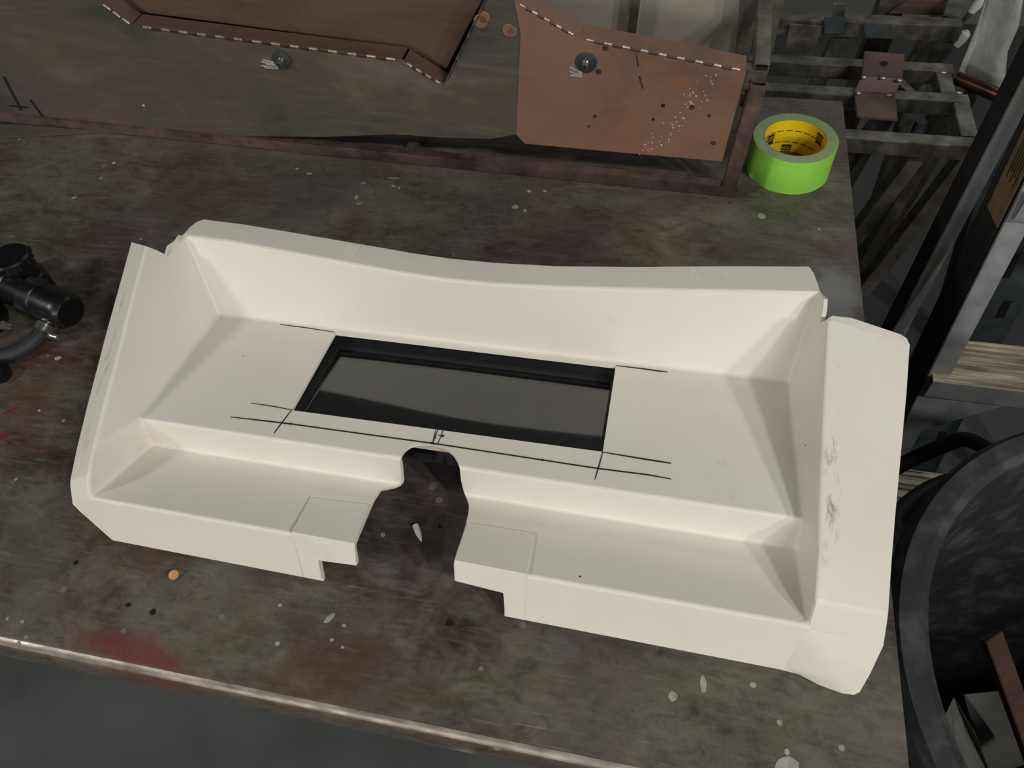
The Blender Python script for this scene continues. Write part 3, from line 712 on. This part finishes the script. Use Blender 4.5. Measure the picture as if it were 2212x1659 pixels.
q = aty(1664, 60, 1.015); hollow('back_upright', (q.x, q.y, T + .001), (q.x, q.y, T + .34), .018, .018, .0018, M_TUBE2, fr, up=Vector((0, 1, 0)))
SO = .004; STH = .0018
S = lambda *p: [atf(px, py, SO) for px, py in p]
plate('left_sheet', S((-90,-14),(192,-14),(210,0),(285,55),(580,93),(870,130),(960,186),(1008,88),(1063,-27),(1112,1),(1125,72),(1119,202),(1116,290),(1062,300),(953,297),(852,290),(700,296),(506,294),(240,276),(-90,244)), FNRM, STH, MATS['steel_sheet'], fr)['label'] = 'dark steel front sheet'
plate('right_sheet', [p - FNRM * .0012 for p in S((1112,1),(1180,41),(1250,81),(1430,117),(1612,153),(1560,347),(1340,328),(1134,309),(1116,290),(1119,202),(1125,72))], FNRM, STH, MATS['brown_sheet'], fr)['label'] = 'brown primed front sheet'
def flange(pts, dep, mat, gap=.0):
    P = S(*pts)
    for a, b in zip(P, P[1:]):
        d = (b - a).normalized(); a2, b2 = a + d * .0012, b - d * .0012; up = Vector((0, 0, 1)); nn = d.cross(FNRM)
        nn = nn if nn.z > 0 else -nn
        plate('bent_flange', [a2, b2, b2 + FNRM * dep, a2 + FNRM * dep], nn, .0018, mat, fr, .0005)
flange([(192,-14),(285,55)], .026, MATS['inner_sheet']); flange([(285,55),(870,130)], .026, MATS['inner_sheet']); flange([(870,130),(960,186)], .024, MATS['inner_sheet'])
flange([(960,186),(1063,-27)], .018, MATS['steel_sheet']); flange([(1112,1),(1250,81)], .028, MATS['brown_sheet']); flange([(1250,81),(1612,153)], .028, MATS['brown_sheet'])
def bend_tabs(a, b, n, frac=.45, mat=M_TAB):
    A, B = S(a, b)
    d = (B - A) / n
    for i in range(n):
        p = A + d * (i + .5 - frac/2); q_ = p + d * frac
        o = rod('bend_tab', p - FNRM * .0006, q_ - FNRM * .0006, .0017, mat, fr, 8)
        p2 = q_ + d * .04; q2 = q_ + d * (1 - frac - .04)
        if i < n - 1: bar('bend_slot', p2 - FNRM * .001 - Vector((0, 0, .0016)), q2 - FNRM * .001 - Vector((0, 0, .0016)), .0016, .0013, simple('bend_slot_line', srgb(50, 42, 38), None, .7), fr, bev=0)  # dark brown bars stand for the cut slots between tabs
bend_tabs((222, 8), (283, 52), 3, .8); bend_tabs((300, 56), (866, 129), 14); bend_tabs((874, 133), (956, 182), 4, .55)
bend_tabs((962, 180), (1058, -18), 8, .35, M_TUBE2); bend_tabs((1116, 4), (1246, 78), 5, .42); bend_tabs((1256, 82), (1610, 152), 9, .42)
# panel behind the big opening
IN = lambda *p: [atf(px, py, .040) for px, py in p]
plate('inner_panel', IN((235,-20),(300,24),(330,29),(880,103),(957,162),(1050,-20)), FNRM, .002, MATS['inner_sheet'], fr)
plate('gap_shade_sheet', [atf(px, py, .075) for px, py in ((150,-10),(150,170),(1060,236),(1060,-10))], FNRM, .002, M_SLOT, fr)  # dark sheet added to give the gap behind the opening its shade
# grey back sheet and strut on the right
plate('back_sheet', [atf(px, py, .20) for px, py in ((1085,-90),(1085,95),(1588,118),(1606,-90))], FNRM, .002, MATS['grey_sheet'], fr)
a_ = atf(1362, 92, .185); b_ = atf(1386, -90, .185); hollow('strut', a_, b_, .011, .011, .0012, M_TUBE2, fr, up=FNRM)
# rivets with washers, and the bare ground metal beside them
for (px, py, sx, sy) in ((609, 129, -32, 12), (1266, 134, -22, 24)):
    c = atf(px, py, SO - .001); 
    revolve('washer', c, -FNRM, [(0, .0125), (.0016, .0125), (.0018, .0120)], M_WASHER, fr, 36)
    rv = revolve('rivet', c - FNRM * .0012, -FNRM, [(0, .0042), (.003, .0042), (.0036, .0036), (.009, .0034), (.0098, .0028)], M_CHROME, fr, 18)
    revolve('rivet_mandrel', c - FNRM * .0105, -FNRM, [(0, .0020), (.0016, .0018)], M_SLOT, rv, 12)
    for k in range(6):
        A = atf(px + sx + random.uniform(-14, 2), py + sy - 12 + k * 4.2, SO - .0019); B = atf(px - 8, py + sy + k * 3 - 4, SO - .0019)
        if k < 5: bar('ground_streak', A, B, .0012, .0016, simple('ground_bare_metal', srgb(222, 220, 216), srgb(170, 166, 162), .35, .3, 400), fr, up=FNRM, bev=0)
# marker strokes and small spots on the sheets
for (a, b, wd) in (((1375,118),(1379,142),.0022), ((1381,163),(1389,190),.003), ((1390,192),(1404,207),.002), ((1378,300),(1391,285),.0012), ((1406,268),(1418,254),.0016), ((8,166),(46,238),.004), ((66,215),(98,258),.004), ((20,228),(60,232),.0025)):
    bar('marker_stroke', atf(*a, SO - .0005), atf(*b, SO - .0005), .0012, wd, M_INK, fr, up=FNRM.cross(Vector((1, 0, .4))), bev=0)
for (px, py, r, mt) in ((1293, 155, .0036, 'd'), (1495, 232, .0034, 'd'), (1532, 250, .0026, 'd'), (1541, 309, .0032, 'd'), (1285, 251, .0026, 'd'), (1272, 273, .002, 'd'), (1308, 104, .0036, 'd'), (1432, 228, .0026, 'k'), (1411, 258, .0018, 'k'), (310, 228, .0018, 'w'), (1038, 47, .0085, 'p'), (1046, 38, .007, 'p'), (1098, 66, .0078, 'p'), (1106, 69, .0065, 'p')):
    c = atf(px, py, SO - .0014)
    mm = {'d': simple('oil_spot', srgb(82, 52, 44), None, .4), 'k': M_SLOT, 'w': M_WHITE, 'p': MATS['brown_sheet']}[mt]
    revolve('stain_spot', c + FNRM * .0006, -FNRM, [(0, r), (.0009, r * .9)], mm, fr, 14)
rn = random.Random(3)
for i in range(70):
    t = rn.random(); px = 1545 - 150 * t + rn.gauss(0, 14); py = 160 + 175 * t + rn.gauss(0, 9)
    if px > 1585 or py > 335 or py < 160: continue
    c = atf(px, py, SO - .0013); s_ = rn.uniform(.0005, .0011)
    revolve('solder_speck', c, -FNRM, [(0, s_), (s_ * .8, s_ * .6)], M_WHITE, fr, 6)
plate('scrap', [at(-80, 266, .001), at(240, 286, .001), at(0, 299, .001), at(-80, 305, .001)], (0, 0, 1), .002, MATS['steel_sheet']).name = 'scrap_sheet'
tag(bpy.data.objects['scrap_sheet'], 'thin grey steel offcut lying under the left end of the frame', 'metal sheet')

# ================================================================== PUMP ASSEMBLY (left edge)
pu = thing('pump_assembly', at(-20, 690, 0), 'black plastic pump with rubber hose and hose clamp at the left end of the table', 'pump')
p0, p1 = at(-70, 578, .036), at(156, 676, .030)
ax = (p1 - p0); L = ax.length; axn = ax.normalized()
def along(px, py, z): return at(px, py, z)
def seg(px): return (px + 70) / 228 * L
revolve('motor_body', p0, ax, [(0, .014), (seg(18), .014), (seg(20), .0195), (seg(30), .0200), (seg(32), .0180), (seg(86), .0180)], M_BLACK, pu, 32)
cp = revolve('end_cap', p0, ax, [(seg(72), .0205), (seg(74), .0232), (seg(98), .0232), (seg(100), .0218), (seg(138), .0214), (seg(150), .0205), (seg(156), .0170)], M_BLACK, pu, 32)
d_, s_, u_ = basis(axn)
for q in (0.35, 1.9, -1.2, 3.4):
    c = p0 + axn * seg(86) + (s_ * math.cos(q) + u_ * math.sin(q)) * .0230
    bar('clip_tab', c - axn * .008, c + axn * .010, .009, .005, M_MATTE, cp, up=(s_ * math.cos(q) + u_ * math.sin(q)))
rod('pump_shaft', at(-60, 585, .050), at(26, 624, .040), .0022, M_CHROME, pu)
bc = at(-28, 640, .0)
revolve('pump_body', at(-45, 705, .0), (0, 0, 1), [(.0, .034), (.004, .036), (.040, .036), (.046, .032)], M_BLACK, pu, 40)
rcx = at(30, 570, .050); rcx.z = T
revolve('reservoir', rcx, (0, 0, 1), [(0, .022), (.002, .024), (.030, .024), (.032, .0215), (.052, .0215)], M_BLACK, pu, 36)
rv = revolve('reservoir_cap', rcx + Vector((0, 0, .052)), (0, 0, 1), [(0, .0235), (.009, .0235), (.0115, .021), (.012, .012)], M_BLACK, pu, 36)
for k in range(12):
    q = k * .5236; c = rcx + Vector((math.cos(q) * .0235, math.sin(q) * .0235, .053)); bar('grip_rib', c, c + Vector((0, 0, .007)), .003, .003, M_MATTE, rv, bev=.0004)
plate('mount_lug', [at(*p, .010) for p in ((44, 606), (76, 600), (79, 574), (56, 560))], (0, 0, 1), .020, M_BLACK, pu, .003)
sweep('hose', [at(104, 694, .016), at(93, 712, .014), at(78, 732, .012), at(52, 752, .0105), at(18, 766, .0105), at(-30, 776, .0105), at(-90, 790, .0105)], .0088, M_RUBBER, pu, 18)
cl = revolve('hose_clamp', at(99, 702, .0155), at(90, 716, .0135) - at(99, 702, .0155), [(0, .0096), (.0, .0102), (.009, .0102), (.009, .0096)], M_CHROME, pu, 28)
rod('clamp_screw', at(101, 722, .010), at(126, 729, .008), .0040, M_CHROME, cl, 12)
bar('clamp_housing', at(100, 719, .010), at(112, 725, .009), .009, .008, M_CHROME, cl)
revolve('hose_end_ring', at(2, 812, .0), (0.3, -.1, 1), [(0.004, .005), (.004, .0125), (.014, .0125), (.014, .005)], M_BLACK, pu, 28, .6, True)
revolve('fitting', at(4, 702, .040), at(10, 704, .040) - at(0, 702, .044), [(0, .005), (.008, .005), (.009, .004)], M_CHROME, pu, 16)

# ================================================================== SMALL BITS ON THE TABLE
a_, b_ = at(897, 1134, .0036), at(911, 1170, .0012)
d = (b_ - a_); L = d.length
revolve('plastic_offcut', a_, d, [(0, .0030), (L * .15, .0032), (L * .5, .0030), (L * .75, .0020), (L * .95, .0007), (L, .0003)], M_WHITE, None, 14)
tag(bpy.data.objects['plastic_offcut'], 'white pointed plastic nozzle tip lying in the steering column notch', 'offcut')
o = revolve('orange_chip', at(374, 1241, .0046), Vector((.9, -.3, .5)), [(0, .0044), (.0016, .0046), (.0024, .0038)], M_ORANGE, None, 18)
tag(o, 'tiny orange plastic plug on the table in front of the dash panel', 'plug')

# ================================================================== BIN
bcx, bcy, bz = .583, .300, .80
bn = thing('rubbish_bin', (bcx, bcy, 0), 'large round grey-black rubber bin standing beside the table', 'bin')
prof = [(.0, .01), (.0, .235), (.012, .245), (.70, .278), (.755, .281), (.757, .306), (.772, .311), (.792, .3105), (.800, .304), (.801, .285), (.796, .276), (.70, .270), (.05, .238), (.012, .225), (.012, .01)]
revolve('bin_wall', (bcx, bcy, 0.001), (0, 0, 1), prof, M_BIN, bn, 96, .5)
for q in (2.2, 5.34):
    c = Vector((bcx + math.cos(q) * .285, bcy + math.sin(q) * .285, .66)); t_ = Vector((-math.sin(q), math.cos(q), 0)); r_ = Vector((math.cos(q), math.sin(q), 0))
    sweep('handle', [c - t_ * .08, c - t_ * .07 + r_ * .03, c + r_ * .045, c + t_ * .07 + r_ * .03, c + t_ * .08], .012, M_BIN, bn, 10)
# contents
def bin_pt(px, py, z): return at(px, py, z - T)
A = bin_pt(2140, 1372, .52); B = bin_pt(2230, 1620, .40)
o = bar('wood_strip', A, A + (B - A) * 1.1, .030, .012, M_WOOD, None, bev=.001); tag(o, 'brown wooden strip lying inside the rubbish bin', 'wood strip')
def sheet_poly(nm, pts, th, label, cat, mat):
    P = [bin_pt(*p) for p in pts]; n_ = (P[1] - P[0]).cross(P[2] - P[0]).normalized(); n_ = n_ if n_.z > 0 else -n_
    return tag(plate(nm, P, n_, th, mat), label, cat)
sheet_poly('card_scrap', [(2040, 1545, .42), (2060, 1505, .44), (2110, 1590, .42), (2150, 1700, .36), (2070, 1720, .36)], .003, 'grey pointed card scrap inside the rubbish bin', 'card', M_PAPER)
sheet_poly('card_scrap', [(2080, 1500, .33), (2180, 1490, .33), (2240, 1640, .30), (2130, 1680, .30)], .003, 'wide dark grey card scrap at the bottom of the rubbish bin', 'card', M_PAPER)

# ================================================================== STEP LADDER
ld = thing('step_ladder', (.50, .85, 0), 'aluminium step ladder with black ribbed rails standing right of the table', 'ladder')
def channel(nm, foot, head, depth, flw, mat_web, mat_fl, ribs, side=1):
    """C rail: web faces left, bright flange faces the viewer"""
    foot, head = Vector(foot), Vector(head); d = (head - foot).normalized(); X = Vector((1, 0, 0)); Yd = d.cross(X).normalized(); Yd = Yd if Yd.y > 0 else -Yd
    th = .0022
    def pl(n_, p, e1, e2, e3): 
        V = [p, p + e1, p + e1 + e2, p + e2]; V += [v_ + e3 for v_ in V]; return obj(n_, V, BOXF, n_ and (mat_fl if n_.endswith('flange') else mat_web), ld)
    Lh = head - foot
    web = pl('rail_web', foot, Lh, Yd * depth, X * th)
    pl('front_flange', foot, Lh, X * flw * side, Yd * th); pl('rear_flange', foot + Yd * depth, Lh, X * flw * side, Yd * -th)
    for k in range(ribs):
        y = depth * (.12 + .76 * k / max(1, ribs - 1)); p = foot + Yd * y - X * .0012
        obj('rail_rib', [p + e + f_ * .0014 * 1 for e in (Vector(), Lh) for f_ in (Vector(), X, X + Yd * .9, Yd * .9)], BOXF, M_ALUDARK, web)
    return d, Yd
# front rails (slope towards the viewer at the foot)
ph = aty(2212, 400, .827); pb = aty(1950, 920, .763); dd = (ph - pb)
foot = pb - dd * (pb.z / dd.z) ; head = ph + dd * .9
XL = .418
foot = Vector((XL, foot.y, .002)); head = Vector((XL, head.y, head.z))
d1, Y1 = channel('front_rail', foot, head, .078, .030, M_ALUDARK, M_ALU, 7)
channel('front_rail', foot + Vector((.46, 0, 0)), head + Vector((.46, 0, 0)), .078, .030, M_ALUDARK, M_ALU, 0, -1)
r1h = aty(2212, 165, .92); r1b = aty(1940, 700, .907)
rf = Vector((.398, .90, .002)); rh = Vector((.398, .922, 1.25))
channel('rear_rail', rf, rh, .045, .022, M_ALUDARK, M_ALU, 4); channel('rear_rail', rf + Vector((.50, 0, 0)), rh + Vector((.50, 0, 0)), .045, .022, M_ALUDARK, M_ALU, 0, -1)
def step(z):
    t = (z - foot.z) / (head.z - foot.z); c = foot + (head - foot) * t
    y0, y1 = c.y - .012, c.y + .074; x0, x1 = XL + .006, XL + .452
    tr = obj('tread', [(x, y, zz) for zz in (z - .004, z) for (x, y) in ((x0, y0), (x1, y0), (x1, y1), (x0, y1))], BOXF, M_TREAD, ld)
    obj('tread_lip', [(x, y, zz) for zz in (z - .036, z) for (x, y) in ((x0, y0 - .002), (x1, y0 - .002), (x1, y0), (x0, y0))], BOXF, M_ALU, tr)
    for k in range(9):
        y = y0 + .004 + (y1 - y0 - .008) * k / 8; wd = .0022 if k not in (2, 5) else .010
        obj('tread_groove', [(x, yy, zz) for zz in (z - .001, z + .0022) for (x, yy) in ((x0, y), (x1, y), (x1, y + wd), (x0, y + wd))], BOXF, M_TREAD, tr)
    return c
zs = aty(2040, 800, .79).z
for k in range(-2, 2): step(zs + k * .30)
c = foot + (head - foot) * ((zs - .05 - foot.z) / (head.z - foot.z))
plate('gusset', [c + Vector((.008, .004, .03)), c + Vector((.008, -.006, -.10)), c + Vector((.14, -.002, .03))], (0, 1, 0), .002, M_ALU, ld)
tt = (T - .02 - foot.z) / (head.z - foot.z); c = foot + (head - foot) * tt
lb = bar('warning_label', c + Y1 * .030 - Vector((.0018, 0, 0)), c + Y1 * .030 + d1 * .17 - Vector((.0018, 0, 0)), .001, .052, M_STICK, ld, up=Y1, bev=0); lb['label'] = 'dirty brown printed label'
for k in range(5):
    s0 = c + Y1 * (.014 + .007 * k) + d1 * (.05 + .01 * (k % 2)) - Vector((.0026, 0, 0)); bar('label_text_line', s0, s0 + d1 * (.05 + .012 * (k % 3)), .0006, .0022, M_DARKPRINT, lb, up=Y1, bev=0)

# ================================================================== STEEL WELDMENTS BEHIND THE TABLE
def tubes(nm, base, label, items, cat='steel frame'):
    t = thing(nm, base, label, cat)
    for (part, a, b, w_, h_, mt) in items: hollow(part, a, b, w_, h_, .0022, mt, t)
    return t
ZW = -.105
A1, A2 = at(1700, 282, ZW), at(2124, 297, ZW); y1_ = (A1.y + A2.y) / 2 - .006
xR = .478
y2_ = at(1950, 205, ZW).y; y3_ = at(1955, 128, ZW).y
zt = T + ZW - .0125
wl = tubes('tube_weldment', (.33, 1.22, 0), 'grey steel tube weldment with a folded brown plate behind the table corner', [
    ('front_rail', Vector((.02, y1_, zt)), Vector((xR, y1_, zt)), .026, .026, M_TUBE2),
    ('middle_rail', Vector((.02, y2_, zt)), Vector((xR, y2_, zt)), .026, .026, M_TUBE2),
    ('back_rail', Vector((.02, y3_ - .02, zt)), Vector((xR - .012, y3_ - .02, zt)), .026, .026, M_TUBE2),
    ('end_rail', Vector((xR - .014, y1_ + .014, zt)), Vector((xR - .014, y2_ - .014, zt)), .026, .026, M_TUBE2),
    ('end_rail', Vector((xR - .030, y2_ + .014, zt)), Vector((xR - .030, y3_ - .034, zt)), .024, .024, M_TUBE2),
    ('brace', Vector((.392, y2_ + .014, zt)), Vector((.362, y3_ - .034, zt)), .016, .020, M_TUBE2),
])
for (xx, yy, dx) in ((xR - .012, y1_, -.20), (xR - .075, y1_ + .02, -.22), (xR - .022, y2_, -.10), (.10, y1_, .0), (.10, y2_, 0)):
    k = zt - .014; hollow('leg', (xx, yy, k), (xx + dx * .85, yy - .02, .002), .026, .026, .0022, M_TUBE2, wl)
# folded brown plate welded across the rails
zp = T + ZW + .001
PX = lambda px, py, z: at(px, py, z)
plate('folded_plate', [at(1850, 256, ZW), at(1938, 263, ZW), at(1932, 206, ZW + .004), at(1843, 202, ZW + .004)], (0, 0, 1), .004, MATS['inner_sheet'], wl, .001)
plate('folded_plate', [at(1843, 202, ZW + .004), at(1932, 206, ZW + .004), at(1948, 172, ZW + .022), at(1860, 166, ZW + .022)], (0, -.4, 1), .004, MATS['inner_sheet'], wl, .001)
plate('folded_plate', [at(1860, 166, ZW + .022), at(1948, 172, ZW + .022), at(1953, 121, ZW + .026), at(1866, 114, ZW + .026)], (0, 0, 1), .004, MATS['inner_sheet'], wl, .001)
c = at(1911, 136, ZW + .0305); revolve('plate_hole', c, (0, 0, 1), [(0, .006), (.0004, .006)], M_SLOT, wl, 14)
for i, (px, py, z) in enumerate([(1866, 166, .027), (1907, 168, .027), (1943, 173, .027), (1854, 201, .009), (1921, 205, .009)]): lump('weld_bead', at(px, py, ZW + z), (.0055, .004, .002), M_WELD, wl, i)
for i, (xx, yy) in enumerate(((xR - .014, y2_ + .016), (xR - .030, y3_ - .036))): lump('weld_bead', (xx, yy, zt + .013), (.007, .003, .0015), M_WELD, wl, 20 + i)

y5 = at(1900, 40, -.105).y
w2 = tubes('tube_weldment', (.30, 1.52, 0), 'dark steel tube frame with small tabs at the back behind the weldment', [
    ('front_rail', Vector((.00, y5 - .012, zt)), Vector((.50, y5 - .004, zt)), .030, .030, M_TUBE2),
    ('back_rail', Vector((.00, y5 + .20, zt)), Vector((.56, y5 + .20, zt)), .030, .030, M_TUBE2),
    ('side_rail', Vector((.485, y5 + .014, zt)), Vector((.53, y5 + .185, zt)), .030, .030, M_TUBE2),
])
for (xx, yy, dx) in ((.485, y5, -.24), (.10, y5, -.06), (.30, y5, -.12), (.53, y5 + .2, -.1), (.1, y5 + .2, 0)):
    hollow('leg', (xx, yy, zt - .016), (xx + dx, yy + .02, .002), .030, .030, .0022, M_TUBE2, w2)
def upplate(nm, pts, y, th, mat, par): return plate(nm, [aty(px, py, y) for px, py in pts], (0, 1, 0), th, mat, par, .0008)
upplate('tab_plate', [(1780, 38), (1828, 38), (1822, 74), (1780, 74)], y5 - .03, .004, M_TEAL, w2)
upplate('tab_plate', [(1865, 52), (1922, 55), (1918, 84), (1868, 82)], y5 - .03, .004, M_TEAL, w2)
upplate('gusset_plate', [(1706, 52), (1776, 58), (1750, 140), (1690, 138)], y5 - .035, .004, M_TUBE2, w2)
upplate('rib_plate', [(1798, 8), (1824, 8), (1824, 40), (1798, 40)], y5 - .016, .004, M_TUBE2, w2)
arc = [(1920, 30)] + [(1920 + 120 * k / 10, 30 - 28 * math.sin(math.pi * .5 * min(1, k / 5))) for k in range(0, 11)] + [(2040, 34)]
upplate('curved_plate', arc[1:], y5 + .10, .005, MATS['inner_sheet'], w2)

# loose tubes leaning under / behind the weldments
lab = ['thin steel tube leaning under the weldment, nearest the table', 'brown steel tube leaning beside the weldment leg', 'round blue-grey pipe leaning under the weldment', 'dark flat steel bar leaning behind the weldment legs', 'wide grey steel bar leaning behind the ladder', 'dull steel strip leaning at the back behind the tubes']
L6 = [((1985, 300), (1845, 540), 1.40, .022, M_TUBE2, 's'), ((2040, 300), (1800, 700), 1.42, .026, M_TUBE, 's'), ((1965, 320), (1900, 470), 1.372, .011, M_TEAL, 'r'),
      ((1900, 70), (1800, 330), 1.62, .05, M_TUBE2, 's'), ((2150, 330), (2060, 620), 1.45, .05, M_TEAL, 's'), ((2010, 90), (1930, 330), 1.75, .04, M_TUBE2, 's')]
for i, (a, b, yy, sz, mt, kd) in enumerate(L6):
    A, B = aty(*a, yy), aty(*b, yy); d = B - A; foot_ = A + d * ((A.z - .01) / -d.z); A = A - d * .35
    if kd == 'r': o = rod('steel_pipe', A, foot_, sz, mt)
    else: o = hollow('steel_tube', A, foot_, sz, sz * .7, .002, mt)
    tag(o, lab[i], 'steel tube', 'loose steel tubes behind the table')
# white panel, copper pipe, capped rods
def wavy():
    pts_l = [(2142, -40), (2110, 60), (2072, 152), (2078, 166)]; pts_r = [(2215, -40), (2200, 54), (2176, 108), (2166, 212)]
    V, F = [], []; k = 8
    for (a, b) in zip(pts_l, pts_r):
        A, B = aty(*a, 1.40), aty(*b, 1.36)
        for i in range(k + 1):
            p = A + (B - A) * i / k; p.y += .015 * math.sin(i / k * 6.0); V.append(p)
    V2 = [v_ + Vector((.0, .006, 0)) for v_ in V]; n = len(V); R_ = k + 1
    for j in range(len(pts_l) - 1):
        for i in range(k):
            q_ = (j*R_ + i, j*R_ + i + 1, (j+1)*R_ + i + 1, (j+1)*R_ + i); F.append(q_); F.append(tuple(n + x for x in q_[::-1]))
    bd = [i for i in range(R_)] + [j*R_ + k for j in range(1, len(pts_l))] + [(len(pts_l)-1)*R_ + i for i in range(k - 1, -1, -1)] + [j*R_ for j in range(len(pts_l) - 2, 0, -1)]
    for a, b in zip(bd, bd[1:] + bd[:1]): F.append((a, b, n + b, n + a))
    return obj('white_panel', V + V2, F, M_WHITE, None, 1.0)
tag(wavy(), 'crumpled white painted sheet leaning behind the ladder at the top right', 'sheet')
A, B = at(2066, 168, -.12), at(2225, 235, -.12); o = rod('copper_pipe', A, B, .011, M_COPPER); tag(o, 'dull copper pipe behind the ladder and the white sheet', 'pipe')
for i, (px, py) in enumerate(((2108, 12), (2075, 86))):
    t = thing('capped_rod', aty(px, py, 1.80), ['thin rod with a white cap, nearer the top edge', 'thin rod with a white cap, lower of the two'][i], 'rod', 'white capped rods')
    c = aty(px, py, 1.80); d = Vector((.35, .0, 1)).normalized(); t.location = c
    revolve('cap', c - d * .018, d, [(0, .004), (.004, .009), (.020, .012), (.034, .011), (.040, .005)], simple('white_foam', srgb(226, 228, 222), None, .7), t, 18)
    rod('shaft', c - d * .60, c - d * .018, .005, M_TUBE2, t, 10)
# slotted upright behind the ladder on the right
su = thing('slotted_upright', (.62, 1.05, 0), 'blue-grey slotted steel upright behind the ladder step', 'upright')
A, B = aty(2240, 480, 1.02), aty(2105, 760, 1.02); d = (A - B).normalized(); ft = B - d * ((B.z - .01) / d.z)
bar('upright_web', ft, A + d * .3, .075, .004, M_TEAL, su, up=Vector((0, -1, 0)))
d_, s_, u_ = basis(d, Vector((0, -1, 0)))
for k in range(-3, 6):
    c = B + d * (.095 * k) + u_ * .0022 + s_ * (.012 if k % 2 else -.008); bar('slot', c, c + d * (.030 + .012 * (k % 3)), .013, .0012, M_SLOT, su, up=u_, bev=0)
# dark cable crossing between the bin and the table
sweep('black_cable', [at(1890, 1040, -.30), at(1955, 1000, -.26), at(2040, 962, -.22), at(2090, 950, -.20), at(2160, 985, -.26), at(2230, 1010, -.34)], .010, M_MATTE)
tag(bpy.data.objects['black_cable'], 'thick black cable running behind the rubbish bin', 'cable')
bpy.context.view_layer.update()
